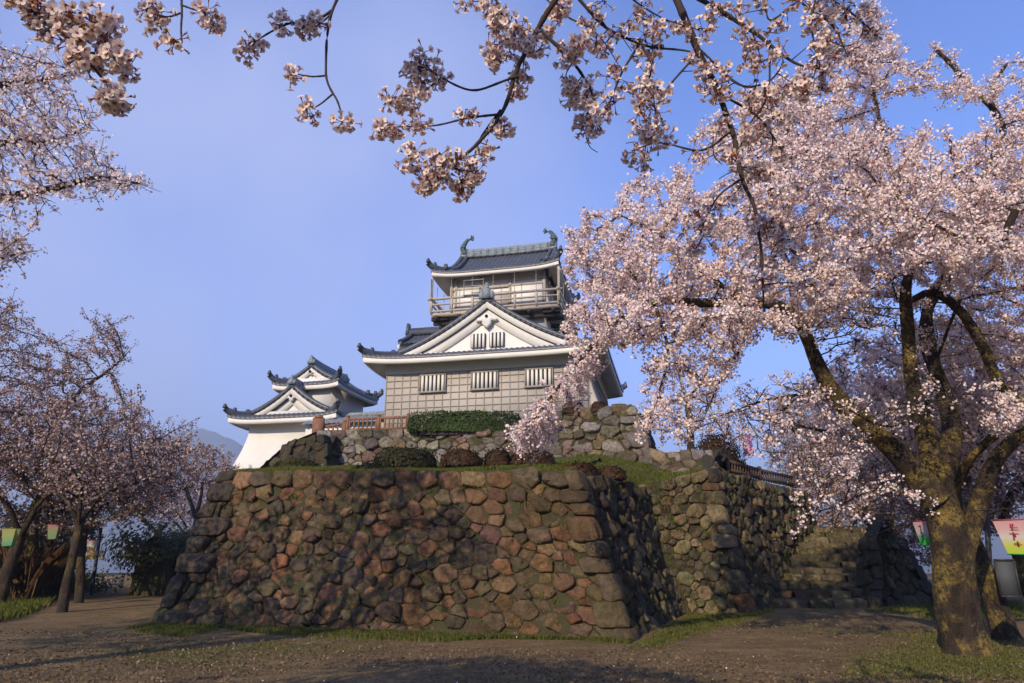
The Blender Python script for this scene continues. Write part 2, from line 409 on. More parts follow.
rampart('tan and yellowish stone rampart standing left of the stone stairs', [
    dict(p=(C0 - Z(.4, .1, 0), D0, D1, C1 - Z(.4, 0, 0)), size=.27, seed=6, pal=PAL_TAN, top=.36, bulge=.045),
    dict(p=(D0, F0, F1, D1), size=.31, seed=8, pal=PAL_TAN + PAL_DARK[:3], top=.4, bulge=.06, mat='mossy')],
    [dict(a=(D0, D1, unit(C0 - D0), unit(F0 - D0)), n=9, seed=13, pal=PAL_TAN + PAL_RED[:3], big=.55)])
# upper wall below the hedge
U0, U1, U2, U3 = P(316, 474, 25.5), P(656, 456, 23.0), P(632, 405, 23.8), P(316, 430, 26.0)
M0 = U0 * .36 + U1 * .64; M3, M4 = P(528, 428, 24.75), P(534, 412, 24.7)
U1 = U1 - Z(0, 0, .3); M0 = U0 * .36 + U1 * .64
V1, V2 = U1 + Z(1.7, 6, 0), U2 + Z(1.7, 5.6, 0)
rampart('upper grey stone wall below the clipped hedge and the keep', [
    dict(p=(U0, M0, M3, U3), size=.34, seed=21, pal=PAL_GREY, top=.42, bulge=.06),
    dict(p=(M0, U1, U2, M4), size=.40, seed=24, pal=PAL_GREY + PAL_TAN[:3], top=.5, bulge=.06),
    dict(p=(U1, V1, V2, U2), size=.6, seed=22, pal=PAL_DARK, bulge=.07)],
    [dict(a=(U1, U2, unit(U0 - U1), unit(V1 - U1)), n=5, seed=23, pal=PAL_GREY, big=.7)])
Q0, Q1, Q2, Q3 = P(259, 474, 24.5), P(326, 473, 24.2), P(324, 434, 24.8), P(288, 441, 25.0)
rampart('dark mossy stone block below the small white turret', [
    dict(p=(Q0, Q1, Q2, Q3), size=.5, seed=31, pal=PAL_DARK, top=.4, bulge=.07),
    dict(p=(Q1, Q1 + Z(.3, 1.6, 0), Q2 + Z(.2, 1.6, 0), Q2), size=.5, seed=32, pal=PAL_DARK),
    dict(p=(Q0 + Z(.8, 3, 0), Q0, Q3, Q3 + Z(.6, 3, 0)), size=.6, seed=33, pal=PAL_DARK)], [], mat='mossy')
K0, K1, K2, K3 = P(646, 478, 21.6), P(716, 470, 20.0), P(712, 449, 20.7), P(652, 453, 22.3)
rampart('low stony bank linking the upper wall to the top of the tan rampart', [dict(p=(K0, K1, K2, K3), size=.36, seed=51, pal=PAL_TAN + PAL_GREY[:3], top=.4, bulge=.06), dict(p=(K1, K1 + Z(2.2, 4, 0), K2 + Z(2.2, 4, 0), K2), size=.45, seed=52, pal=PAL_DARK)], [])
# wall on the right of the stairs
G0, G1, G2, G3 = Z(9.8, 20.1, -.1), Z(12.8, 21.7, -.1), P(903, 540, 22.6), P(866, 538, 21.1)
H0, H3 = Z(14.5, 27.5, 1.2), Z(14.5, 27.6, 3.2)
rampart('low dark mossy stone wall standing right of the stone stairs', [
    dict(p=(G0, G1, G2, G3), size=.36, seed=41, pal=PAL_DARK, top=.4),
    dict(p=(H0, G0, G3, H3), size=.38, seed=42, pal=PAL_DARK),
    dict(p=(G1, G1 + Z(3, 6, 0), G2 + Z(2.6, 6, 0), G2), size=.7, seed=43, pal=PAL_DARK)],
    [dict(a=(G1, G2, unit(G0 - G1), unit(Z(3, 6, 0))), n=5, seed=44, pal=PAL_DARK, big=.6)], mat='mossy')

# stairs
st = thing('stone_stairs', 'worn stone stairs climbing between two mossy stone walls', 'stairs', (0, 0, 0))
NS = 12
for k in range(NS):
    f = k / (NS - 1); y = 19.9 + f * 6.6; z = .05 + .19 * k
    xl = 6.6 + f * 4.6; xr = 9.85 + f * 4.5; mb = MB(); x = xl; r = np.random.default_rng(900 + k)
    while x < xr:
        l = r.uniform(.5, 1.1); l = min(l, xr - x + .2)
        V0 = MB(); dy = r.uniform(-.10, .10); dz = r.uniform(-.035, .03); g = []
        # rounded slab: extruded profile along x
        prof = np.array([(.0, -.35), (-.02, .10), (.01, .165), (.06, .185), (.75, .19), (.75, -.35)])
        xs = np.array([0, .03, .1, .5, .9, .97, 1]) * l
        G = np.array([[(x + q, y + dy + a[0] + (.03 if q in (0, l) else 0), z + dz + a[1] - (.03 if q in (0, l) else 0) + .012 * r.normal()) for q in xs] for a in prof])
        col = np.array(PAL_TAN[r.integers(len(PAL_TAN))]) * r.uniform(.8, 1.25); mb.grid(G, np.tile(col, (G.shape[0] * G.shape[1], 1))); x += l + .015
    mb.build('step', MT['mossy'], st, False)

# ------------------------------------------------------------------ ground and terraces
def plateau(X, Y):
    d = np.hypot(X, Y - 10); e = np.clip((d - 48) / 160, 0, 1); e = e * e * (3 - 2 * e)
    return -75 * e
rr = np.concatenate((np.linspace(0, 40, 90), np.geomspace(42, 9000, 60))); aa = np.linspace(0, 2 * pi, 145)
Rr, Aa = np.meshgrid(rr, aa, indexing='ij'); X = Rr * np.sin(Aa); Y = 10 + Rr * np.cos(Aa)
Zg = plateau(X, Y) + .03 * wav(np.stack((X, Y, 0 * X), -1).reshape(-1, 3), .5, 5, 3).reshape(X.shape) * (Rr < 60)
Zg = Zg * 1.0; Zg[:, -1] = Zg[:, 0]
mb = MB(); mb.grid(np.stack((X, Y, Zg), -1), flip=True); structure(mb.build('ground', MT['ground'], smooth=True))

def strip_terrain(name, rows, n, seed, amp=.06, mat='turf'):
    """sheet between several polylines of equal length."""
    rows = [spline(np.array(q), n) if len(q) > 2 else spline(np.array(q), n) for q in rows]
    G = np.stack(rows); t = np.linspace(0, len(rows) - 1, (len(rows) - 1) * 10 + 1); i = np.minimum(t.astype(int), len(rows) - 2); f = (t - i)[:, None, None]
    G = G[i] * (1 - f) + G[i + 1] * f
    G[..., 2] += amp * wav(G.reshape(-1, 3), 1.0, seed).reshape(G.shape[:2])
    mb = MB(); mb.grid(G); return structure(mb.build(name, MT[mat], smooth=True)), G
def lin(pts, n):
    p = np.asarray(pts, float); d = np.r_[0, np.cumsum(np.linalg.norm(np.diff(p, axis=0), axis=1))]; t = np.linspace(0, d[-1], n)
    return np.stack([np.interp(t, d, p[:, k]) for k in range(3)], 1)
def terrace(name, front, back, n, nb, seed, amp=.05):
    a = lin(front, n); b = lin(back, n); f = np.linspace(0, 1, nb)[:, None, None]; G = a[None] * (1 - f) + b[None] * f
    G[..., 2] += amp * wav(G.reshape(-1, 3), 1.1, seed).reshape(G.shape[:2]); mb = MB(); mb.grid(G)
    return structure(mb.build(name, MT['turf'], smooth=True)), G
dz = Z(0, 0, -.06)
inn = lambda p, q, k=.12: p + unit(Z(q[0] - p[0], q[1] - p[1], 0)) * k + dz
_, G_led = terrace('terrace_lawn', [inn(B1, Z(0, 22)), inn(A1, Z(0, 20))], [Z(-10, 26.5, 4.45), Z(3.2, 23.6, 4.65)], 60, 26, 1)
_, G_led2 = terrace('terrace_lawn', [inn(A1, Z(0, 20)), inn(C1, Z(2, 22)), inn(D1, Z(4, 24)), F1 + Z(-.2, .2, -.05)],
                    [Z(2.2, 23.7, 4.6), Z(5.2, 24.5, 4.6), Z(7.5, 27, 4.4), Z(11, 30, 3.9)], 60, 20, 2)
terrace('upper_terrace', [U3 + dz, M3 + dz], [Z(-15, 48, 7.2), Z(0, 48, 7.2)], 30, 20, 3)
terrace('upper_terrace', [M4 + dz + Z(-.3, .1, -.3), U2 + dz], [Z(0, 48, 7.2), Z(9, 48, 7.2)], 20, 20, 8)
terrace('upper_terrace', [K3 + dz, K2 + dz], [Z(8, 30, 4.9), Z(10.5, 28, 4.4)], 16, 10, 9)
terrace('upper_terrace', [Q3 + dz, U3 + dz, ], [Z(-18, 46, 5.6), Z(-9, 46, 6.6)], 20, 20, 4)
terrace('upper_terrace', [Z(11.2, 26.9, 2.33), Z(14.6, 26.9, 2.33)], [Z(10, 40, 3.2), Z(18, 40, 2.6)], 16, 10, 5)
terrace('upper_terrace', [G3 + dz, G2 + dz], [Z(14.2, 28, 2.6), Z(16, 29, 1.6)], 16, 10, 6)
terrace('upper_terrace', [Z(-8, 22.5, 3.4), Z(-9.2, 25, 4.2)], [Z(-4, 22.5, 4.0), Z(-5, 25.6, 4.4)], 16, 10, 7)

# far mountain and haze
mx = np.linspace(-2600, 2600, 160); my = np.linspace(1500, 2700, 50); MX, MY = np.meshgrid(mx, my, indexing='ij')
ridge = 75 + 270 * np.exp(-((MX + 1000) / 420) ** 2) + 175 * np.exp(-((MX + 2050) / 450) ** 2) + 70 * np.exp(-((MX - 200) / 500) ** 2) + 140 * np.exp(-((MX - 1500) / 600) ** 2)
prof_ = np.exp(-((MY - 2150) / 260) ** 2)
MZ = -80 + (ridge + 60) * prof_ * (1 + .16 * wav(np.stack((MX, MY, 0 * MX), -1).reshape(-1, 3), .005, 3, 5).reshape(MX.shape)) - 4
mb = MB(); mb.grid(np.stack((MX, MY, MZ), -1), flip=True); structure(mb.build('hills', MT['hill'], smooth=True))
HZ = bpy.data.materials.new('haze'); HZ.use_nodes = True; t = HZ.node_tree; t.nodes.clear()
o_ = t.nodes.new('ShaderNodeOutputMaterial'); pv = t.nodes.new('ShaderNodeVolumePrincipled'); t.links.new(pv.outputs[0], o_.inputs['Volume'])
pv.inputs['Color'].default_value = (.62, .76, 1, 1); pv.inputs['Density'].default_value = .0006; pv.inputs['Anisotropy'].default_value = .1
mb = MB(); mb.box((0, 1200, 135), (19000, 19000, 440)); hz = mb.build('haze', HZ); hz['kind'] = 'stuff'

# ------------------------------------------------------------------ the two white towers
def irimoya(root, cx, hw, y0, y1, ze, zr, yg0, yg1, ov=.5, swap=False, se=.22, up=.32, pitch=.27, body=None, wall_in=1.2,
            gable=True, ridge_tip=1., gwin=None, fz=.27):
    """hip-and-gable tile roof in local axes: a across the ridge, b along it."""
    B_ = (zr - ze - se * hw) / hw ** 2; A_ = se + 2 * B_ * hw; bc, hb = (y0 + y1) / 2, (y1 - y0) / 2
    zm = lambda d: zr - A_ * np.abs(d) + B_ * d ** 2
    def W3(a, b, z):
        a, b, z = np.broadcast_arrays(np.asarray(a, float), np.asarray(b, float), np.asarray(z, float))
        l = up * (np.clip(np.abs(a) / hw, 0, 1.1) ** 5) * (np.clip(np.abs(b - bc) / hb, 0, 1.1) ** 5)
        return np.stack((b, a + cx, z + l), -1) if swap else np.stack((a + cx, b, z + l), -1)
    corr = lambda x: .075 * np.maximum(0, np.cos(2 * pi * x / pitch)) ** .6
    roof = MB()
    nb = int((y1 - y0) / pitch * 6); bs = np.linspace(y0, y1, nb); ds = np.linspace(0, hw, 14)
    for sg in (-1, 1):
        D, Bq = np.meshgrid(ds, bs, indexing='ij')
        Bc = np.clip(Bq, np.minimum(yg0 - ov, y0 + hw - D), np.maximum(yg1 + ov, y1 - hw + D))
        G = W3(sg * D, Bc, zm(D) + corr(Bq)); low = G[-1:].copy(); low[..., 2] -= .13 + corr(Bq[-1:])
        roof.grid(np.concatenate((G, low)), flip=(sg > 0) != swap)
    na = int(2 * hw / pitch * 6); as_ = np.linspace(-hw, hw, na)
    for side, yb, yg, s_ in ((0, y0, yg0, 1), (1, y1, yg1, -1)):
        es = np.linspace(0, abs(yg - yb) + .05, 8); E, Aq = np.meshgrid(es, as_, indexing='ij'); Ac = np.clip(Aq, -(hw - E), hw - E)
        G = W3(Ac, yb + s_ * E, zm(hw - E) + corr(Aq)); low = G[:1].copy(); low[..., 2] -= .13 + corr(Aq[:1])
        roof.grid(np.concatenate((low, G)), flip=(side == 0) != swap)
    rf = roof.build('tile_roof', MT['tile'], root)
    rd = MB()
    # main ridge
    b_ = np.linspace(yg0 - ov + .05, yg1 + ov - .05, 14); e = .10 * (np.abs(b_ - bc) / (np.abs(yg1 - yg0) / 2 + ov)) ** 3
    for k, (wd, hh, zz) in enumerate(((.42, .16, .06), (.34, .16, .22), (.28, .12, .36))):
        for i in range(len(b_) - 1): rd.bar(W3(0, b_[i], zr + zz + e[i])[()], W3(0, b_[i + 1], zr + zz + e[i + 1])[()], wd, hh)
    rd.tube(W3(0 * b_, b_, zr + .47 + e), .11, 8)
    rd.build('ridge_tiles', MT['ornament'], rf)
    for sg in (-1, 1):
        for yb, yg, s_ in ((y0, yg0, 1), (y1, yg1, -1)):
            e = np.linspace(-.12, abs(yg - yb) + .1, 12); lift = .16 + .22 * np.clip(1 - (e + .12) / .7, 0, 1) ** 2
            q = W3(sg * (hw - e), yb + s_ * e, zm(np.minimum(hw, hw - e)) + lift); hp = MB(); hp.tube(q, np.where(e < .1, .10, .15), 7); hp.tube(q - Z(0, 0, .12), .16, 6)
            t0 = q[0]; hp.box(t0 + Z(0, 0, .02), (.2, .2, .24), taper=.5)
            o2 = q[3]; hp.box(o2 + Z(0, 0, .16), (.2, .2, .24), taper=.6); hp.build('hip_ridge', MT['tile'], rf)
            # verge tiles beside the gable
            dg = hw - abs(yg - s_ * ov - yb); d = np.linspace(.1, dg + .15, 16); q = W3(sg * d, (yg - s_ * (ov - .14)) + 0 * d, zm(d) + .17); hp = MB(); hp.tube(q, .14, 7)
            q2 = W3(sg * d, (yg - s_ * (ov - .44)) + 0 * d, zm(d) + .14); hp.tube(q2, .12, 7)
            hp.box(q[-1] + Z(0, 0, .12), (.26, .26, .34), taper=.6)
            for i in range(0, 60):
                dd = .15 + i * pitch
                if dd < dg: 
                    c = W3(sg * dd, yg - s_ * ov, zm(np.array(dd)) + .08); hp.blob(c, (.085, .085, .085), 6, 5, 0)
            hp.build('verge_ridge', MT['tile'], rf)
    for yg, s_ in ((yg0, 1), (yg1, -1)):
        if ridge_tip:
            c = W3(0, yg - s_ * (ov + .02), zr + .3)[()]
            k = ridge_tip; orn = MB(); orn.box(c + Z(0, 0, .1 * k), (.5 * k, .26 * k, .55 * k), taper=.75); orn.box(c + Z(0, 0, .46 * k), (.3 * k, .2 * k, .3 * k), taper=.6)
            for q in (-1, 1): orn.blob(c + Z(q * .27 * k, 0, .0), (.17 * k, .13 * k, .22 * k), 9, 7, .1)
            orn.blob(c + Z(0, 0, .62 * k), (.09 * k, .1 * k, .1 * k), 8, 6, 0); orn.build('ridge_ornament', MT['ornament'], rf)
    # white fascia under the tiles, soffit, gables
    N = 24; fa = MB(); h1, y1_ = hw - .05, .05
    u = np.linspace(0, 1, N); ring = np.concatenate([np.stack((-h1 + 2 * h1 * u, y0 + y1_ + 0 * u), 1), np.stack((h1 + 0 * u, y0 + y1_ + (y1 - y0 - 2 * y1_) * u), 1),
                           np.stack((h1 - 2 * h1 * u, y1 - y1_ + 0 * u), 1), np.stack((-h1 + 0 * u, y1 - y1_ - (y1 - y0 - 2 * y1_) * u), 1)])
    rin = np.stack((ring[:, 0] * (hw - .2) / h1, bc + (ring[:, 1] - bc) * (hb - .2) / (hb - y1_)), 1)
    fa.grid(np.stack((W3(rin[:, 0], rin[:, 1], ze - .12), W3(ring[:, 0], ring[:, 1], ze - .12), W3(ring[:, 0], ring[:, 1], ze - .12 - fz), W3(rin[:, 0], rin[:, 1], ze - .121 - fz))), flip=not swap)
    fa.build('eave_fascia', MT['plaster'], rf)
    so = MB()
    for sg in (-1, 1):
        b = np.linspace(0, 1, N); f = np.linspace(0, 1, 5)[:, None]
        bo, bi = y0 + .1 + (y1 - y0 - .2) * b, y0 + wall_in + (y1 - y0 - 2 * wall_in) * b
        ao = sg * (hw - .1 - f * (wall_in - .1)); so.grid(W3(ao + 0 * b, bo * (1 - f) + bi * f, ze - .13 - fz + .03 + f * .38), flip=(sg < 0) != swap)
        ao, ai = (-hw + .1) + (2 * hw - .2) * b, (-hw + wall_in) + 2 * (hw - wall_in) * b; yo, yi = (y0 + .1, y0 + wall_in) if sg < 0 else (y1 - .1, y1 - wall_in)
        so.grid(W3(ao * (1 - f) + ai * f, yo * (1 - f) + yi * f + 0 * b, ze - .13 - fz + .034 + f * .38), flip=(sg > 0) != swap)
    so.build('soffit', MT['soffit'], rf)
    for gi, (yb, yg, s_) in enumerate(((y0, yg0, 1), (y1, yg1, -1))):
        dg = hw - abs(yg - yb); zb = float(zm(np.array(dg))) - .1; d = np.linspace(0, dg + .1, 14)
        gw = MB(); a = np.r_[-d[::-1], d[1:]]; top = W3(a, yg + 0 * a, zm(a) - .06); bot = W3(a, yg + 0 * a, np.minimum(zb, zm(a) - .06)); tb = W3(a, yg + s_ * .3 + 0 * a, zm(a) - .06)
        gw.grid(np.stack((bot, top, tb)), flip=(s_ < 0) != swap); g = gw.build('gable_wall', MT['plaster'], rf)
        d2 = np.linspace(0, hw - abs(yg - s_ * ov - yb) - .15, 14)
        for sg in (-1, 1):
            for (yy, th, t_, b_2) in ((yg - s_ * (ov - .06), .10, .02, .36), (yg - s_ * .10, .14, .42, .92)):
                bb = MB(); dd = d2 if t_ < .1 else np.linspace(0, d2[-1] * .8, 14)
                q0 = W3(sg * dd, yy + 0 * dd, zm(dd) - t_); q1 = W3(sg * dd, yy + 0 * dd, zm(dd) - b_2)
                q2 = W3(sg * dd, yy + s_ * th + 0 * dd, zm(dd) - b_2); q3 = W3(sg * dd, yy + s_ * th + 0 * dd, zm(dd) - t_)
                bb.grid(np.stack((q0, q1, q2, q3, q0)), flip=(sg * s_ > 0) != swap); bb.build('bargeboard', MT['plaster'], rf)
        if s_ > 0 or swap:
            k = (zr - zb) / 2.4; pd = MB(); c = W3(0, yg - s_ * .22, zr - .92 * k)[()]
            ol = np.array([(0, .42), (.16, .40), (.30, .22), (.52, .16), (.66, .0), (.5, -.06), (.30, -.02), (.26, -.22), (.12, -.36), (0, -.5)]) * k * .8
            ol = np.vstack((ol, (ol * (-1, 1))[::-1][1:-1])); n = len(ol)
            ax = (lambda p, q: np.stack((np.full(len(p), q), p[:, 0], p[:, 1]), 1)) if swap else (lambda p, q: np.stack((p[:, 0], np.full(len(p), q), p[:, 1]), 1))
            V = np.concatenate((c + ax(ol, -.07), c + ax(ol * .8, -.12), c + ax(ol, .07))); i = np.arange(n); j = (i + 1) % n
            pd.add(V, [np.stack((i, j, j + n, i + n), 1), np.stack((i + 2 * n, j + 2 * n, j, i), 1), np.array([list(range(n, 2 * n))])]); pd.build('gable_pendant', MT['plaster'], rf)
            pb = MB(); pb.blob(c + (Z(-.14, 0, .17 * k) if swap else Z(0, -.14, .17 * k)), (.09, .09, .09), 8, 6, 0); pb.build('pendant_boss', MT['dark'], rf)
    return rf, zm

def lattice_window(root, x, z, w, h, y=0., n=5, recess=True, frame=True):
    """white barred window on a wall that faces -y."""
    b = MB(); b.box((x, y - .012, z), (w, .03, h)); o = b.build('window', MT['dark'], root)
    bar = MB()
    for k in range(n):
        xx = x - w / 2 + (k + .5) * w / n; bar.box((xx, y - .06, z), (w / n * .55, .09, h))
    bar.build('lattice_bars', MT['plaster'], o)
    if frame:
        f = MB(); f.box((x, y - .06, z - h / 2 - .04), (w + .16, .16, .08)); f.box((x, y - .05, z + h / 2 + .03), (w + .1, .12, .06))
        for q in (-1, 1): f.box((x + q * (w / 2 + .03), y - .05, z), (.06, .12, h))
        f.build('window_frame', MT['batten'], o)
    return o

KR = R(-13); k0 = P(385, 412, 34.5)
keep = thing('castle_keep', 'tall white castle keep with grid panelled lower wall and grey tiled gables', 'castle keep', (k0[0], k0[1], 7.4), KR); keep['kind'] = 'thing'
KW, KD = 10.5, 9.4
b = MB(); b.box((KW / 2, KD / 2, 1.17), (KW, KD, 3.34)); b.build('panelled_wall', MT['clad'], keep)
# the wall flares outwards at the foot of the shaded side
b = MB(); ys = np.linspace(0, KD, 10); zs_ = np.linspace(-.5, 2.84, 10)
G = np.array([[(KW + .02 + .95 * max(0, (2.2 - z) / 2.7) ** 1.4, y, z) for z in zs_] for y in ys]); b.grid(G)
G0_ = np.array([[(KW - .1, y, z) if k == 0 else (KW + .02 + .95 * max(0, (2.2 - z) / 2.7) ** 1.4, y, z) for z in zs_] for k, y in enumerate((.0, .0))]); b.grid(G0_); b.build('flared_wall', MT['clad'], keep)
b = MB()
for x in np.linspace(0, KW, 25): b.box((x, -.01, 1.17), (.045, .05, 3.34))
for z in np.linspace(-.45, 2.82, 10): b.box((KW / 2, -.014, z), (KW, .05, .045))
for y in np.linspace(0, KD, 18): 
    q = np.array([(KW + .04 + .95 * max(0, (2.2 - z) / 2.7) ** 1.4, y, z) for z in zs_]); b.tube(q, .03, 4)
for z in np.linspace(-.3, 2.8, 8): xx = KW + .045 + .95 * max(0, (2.2 - z) / 2.7) ** 1.4; b.bar((xx, 0, z), (xx, KD, z), .05, .05)
b.build('panel_battens', MT['batten'], keep)
b = MB(); b.box((KW / 2, KD / 2, 3.35), (KW + .1, KD + .1, 1.02)); b.build('plaster_band', MT['plaster'], keep)
for x in (2.55, 5.28, 8.05): lattice_window(keep, x, 2.22, 1.3, .82, -.03, 6)
rf1, zm1 = irimoya(keep, KW / 2, KW / 2 + 1.0, -1.0, KD + 1.0, 3.5, 6.6, .6, KD - .5, .34, wall_in=.95, up=.24)
for q in (-.5, .5): lattice_window(rf1, KW / 2 + q, 4.52, .8, .76, .53, 4, frame=False)
# side dormer on the left slope
b = MB(); dd = np.linspace(0, 1.9, 10); bs = np.linspace(-.55, 3.6, 60); D, Bq = np.meshgrid(dd, bs, indexing='ij')
for sg in (-1, 1):
    G = np.stack((Bq, 4.4 + sg * D, 6.35 - .72 * D + .08 * D ** 2 + .06 * np.maximum(0, np.cos(2 * pi * Bq / .27))), -1); b.grid(G, flip=sg < 0)
b.bar((-.65, 4.4, 6.48), (4.5, 4.4, 6.48), .4, .3); b.tube(np.array([(-.65, 4.4, 6.7), (4.5, 4.4, 6.7)]), .12, 7); b.box((-.7, 4.4, 6.72), (.22, .5, .75), taper=.6)
for sg in (-1, 1): b.tube(np.stack((0 * dd - .42, 4.4 + sg * dd, 6.5 - .72 * dd + .08 * dd ** 2), 1), .14, 7)
dm = b.build('side_gable_roof', MT['tile'], keep)
b = MB(); d = np.linspace(-1.85, 1.85, 13); b.grid(np.stack((np.stack((0 * d - .1, 4.4 + d, 0 * d + 4.3), 1), np.stack((0 * d - .1, 4.4 + d, 6.3 - .72 * abs(d) + .08 * d ** 2), 1)))); 
for sg in (-1, 1):
    q = np.linspace(0, 1.9, 8)
    for i in range(7): b.bar((-.5, 4.4 + sg * q[i], 6.12 - .72 * q[i] + .08 * q[i] ** 2), (-.5, 4.4 + sg * q[i + 1], 6.12 - .72 * q[i + 1] + .08 * q[i + 1] ** 2), .1, .32)
b.build('gable_wall', MT['plaster'], dm)
# upper storey
TX0, TX1, TY0, TY1 = 2.65, 7.95, 2.3, 7.6; tcx = (TX0 + TX1) / 2; tcy = (TY0 + TY1) / 2
b = MB(); b.box((tcx, tcy, 6.7), (TX1 - TX0, TY1 - TY0, 4.6)); b.build('tower_wall', MT['plaster'], keep)
b = MB()
b.box((tcx, TY0 - .02, 8.52), (TX1 - TX0 + .1, .1, .2)); b.box((TX1 + .02, tcy, 8.52), (.1, TY1 - TY0 + .1, .2))
for x in (TX0, TX0 + .28, tcx - .95, tcx + .75, TX1): b.box((x, TY0 - .03, 7.7), (.16, .12, 2.3))
for z in (8.14, 6.72): b.box((tcx, TY0 - .035, z), (TX1 - TX0, .11, .14))
for y in (TY0, tcy - .8, tcy + .8, TY1): b.box((TX1 + .03, y, 7.7), (.12, .16, 2.3))
b.build('timber_frame', MT['wood'], keep)
b = MB(); b.box((tcx - .1, TY0 - .012, 7.3), (1.6, .04, 1.1)); b.build('tower_doorway', MT['clad'], keep)
one_p = [MB().box((tcx + 1.7, TY0 - .05, 7.42), (1.85, .08, 1.3)), MB().box((tcx - 1.65, TY0 - .05, 7.42), (1.45, .08, 1.3))]
for q in one_p: q.build('white_shutter', MT['plaster'], keep)
BX0, BX1, BY0, BY1 = 1.75, 8.85, 1.5, 8.7
b = MB(); bcx, bcy = (BX0 + BX1) / 2, (BY0 + BY1) / 2
for (c, dm_) in (((bcx, (BY0 + TY0) / 2, 6.5), (BX1 - BX0, TY0 - BY0, .16)), ((bcx, (BY1 + TY1) / 2, 6.5), (BX1 - BX0, BY1 - TY1, .16)),
                ((( BX0 + TX0) / 2, tcy, 6.5), (TX0 - BX0, TY1 - TY0, .16)), (((BX1 + TX1) / 2, tcy, 6.5), (BX1 - TX1, TY1 - TY0, .16))): b.box(c, dm_)
bl = b.build('balcony_floor', MT['wood'], keep)
def one_bar(name, a, c, w, h, mat, par): q = MB(); q.bar(a, c, w, h); return q.build(name, mat, par)
for x in np.linspace(BX0 + .3, BX1 - .3, 6): one_bar('balcony_beam', (x, BY0 - .06, 6.33), (x, TY0, 6.33), .18, .2, MT['darkwood'], bl)
for y in np.linspace(BY0 + .3, BY1 - .3, 6):
    for p_, q_ in ((BX0 - .06, TX0), (BX1 + .06, TX1)): one_bar('balcony_beam', (p_, y, 6.33), (q_, y, 6.33), .18, .2, MT['darkwood'], bl)
one_bar('balcony_beam', (BX0, BY0 + .5, 6.14), (BX1, BY0 + .5, 6.14), .2, .2, MT['darkwood'], bl)
b = MB(); crn = [(BX0, BY0), (BX1, BY0), (BX1, BY1), (BX0, BY1)]
for i in range(4):
    p, q = np.array(crn[i]), np.array(crn[(i + 1) % 4]); d = unit(q - p); l = np.linalg.norm(q - p)
    for z, s_ in ((7.42, .12), (7.08, .08), (6.68, .1)): b.bar((*(p - d * (.22 if z > 7.3 else 0)), z), (*(q + d * (.22 if z > 7.3 else 0)), z), s_, s_)
    for k in range(6): pp = p + d * l * k / 6; b.box((*pp, 7.0), (.11, .11, .92))
b.build('balcony_railing', MT['wood'], keep)
def one_tube(name, pts, r_, mat, par): q = MB(); q.tube(pts, r_, 6); return q.build(name, mat, par)
for x in np.linspace(BX0 - .02, BX1 + .02, 7): one_tube('net_pole', [(x, BY0 - .1, 7.4), (x, BY0 - .1, 8.6)], .018, MT['metal'], keep)
for y in np.linspace(BY0, BY1, 7)[1:]:
    for x in (BX0 - .1, BX1 + .1): one_tube('net_pole', [(x, y, 7.4), (x, y, 8.6)], .018, MT['metal'], keep)
b = MB()
for z in (7.45, 7.95, 8.3): b.tube([(BX0 + 1.85, BY0 - .13, z), (BX0 + 3.05, BY0 - .13, z)], .03, 5)
for x in (BX0 + 1.9, BX0 + 3.0): b.tube([(x, BY0 - .13, 7.4), (x, BY0 - .13, 8.35)], .03, 5)
b.build('scaffold_frame', MT['metal'], keep)
for x, y in ((BX1 + .05, BY0 - .05), (BX0 - .02, BY0 + .02)): one_bar('corner_post', (x, y, 6.72), (x, y, 8.68), .12, .12, MT['wood'], keep)
rf2, zm2 = irimoya(keep, tcy, 3.5, tcx - 3.65, tcx + 3.65, 8.98, 11.25, tcx - 2.75, tcx + 2.75, .3, swap=True, wall_in=.8, ridge_tip=0, up=.24, se=.3, fz=.2)
# fish ornaments at the two ends of the ridge
for q in (-1, 1):
    sp = spline([(0, 0, 0), (.16, 0, .28), (.14, 0, .62), (-.1, 0, .98), (-.34, 0, 1.22), (-.62, 0, 1.28)], 22); f = np.linspace(0, 1, 22)
    rad = np.interp(f, [0, .15, .45, .8, 1], [.24, .30, .21, .09, .05]); V0 = sp * (q, 1, 1); fb = MB(); fb.tube(V0, rad, 10, noise=.06, nsc=5)
    for k in range(4, 20, 2):                       # dorsal spines
        c = sp[k] + Z(.7 * rad[k] + .06, 0, .05); fb.bar(sp[k] * (q, 1, 1), (c + Z(.07, 0, .07)) * (q, 1, 1), .05, .12)
    for dx, dz_ in ((-.3, .3), (-.38, .08), (-.12, .40), (-.3, -.14)): fb.bar(sp[-2] * (q, 1, 1), (sp[-2] + Z(dx, 0, dz_)) * (q, 1, 1), .05, .14)
    for yy in (-1, 1): fb.bar((q * .05, yy * .2, .3), (q * -.18, yy * .42, .5), .06, .16); fb.blob((q * -.16, yy * .13, .16), (.07, .06, .07), 7, 5, 0)
    fb.box((0, 0, -.12), (.5, .5, .3))
    o = fb.build('roof_fish', MT['bronze'], keep, True); o.location = (tcx + q * 2.75, tcy, 11.68); o.scale = (.62, .8, .68)

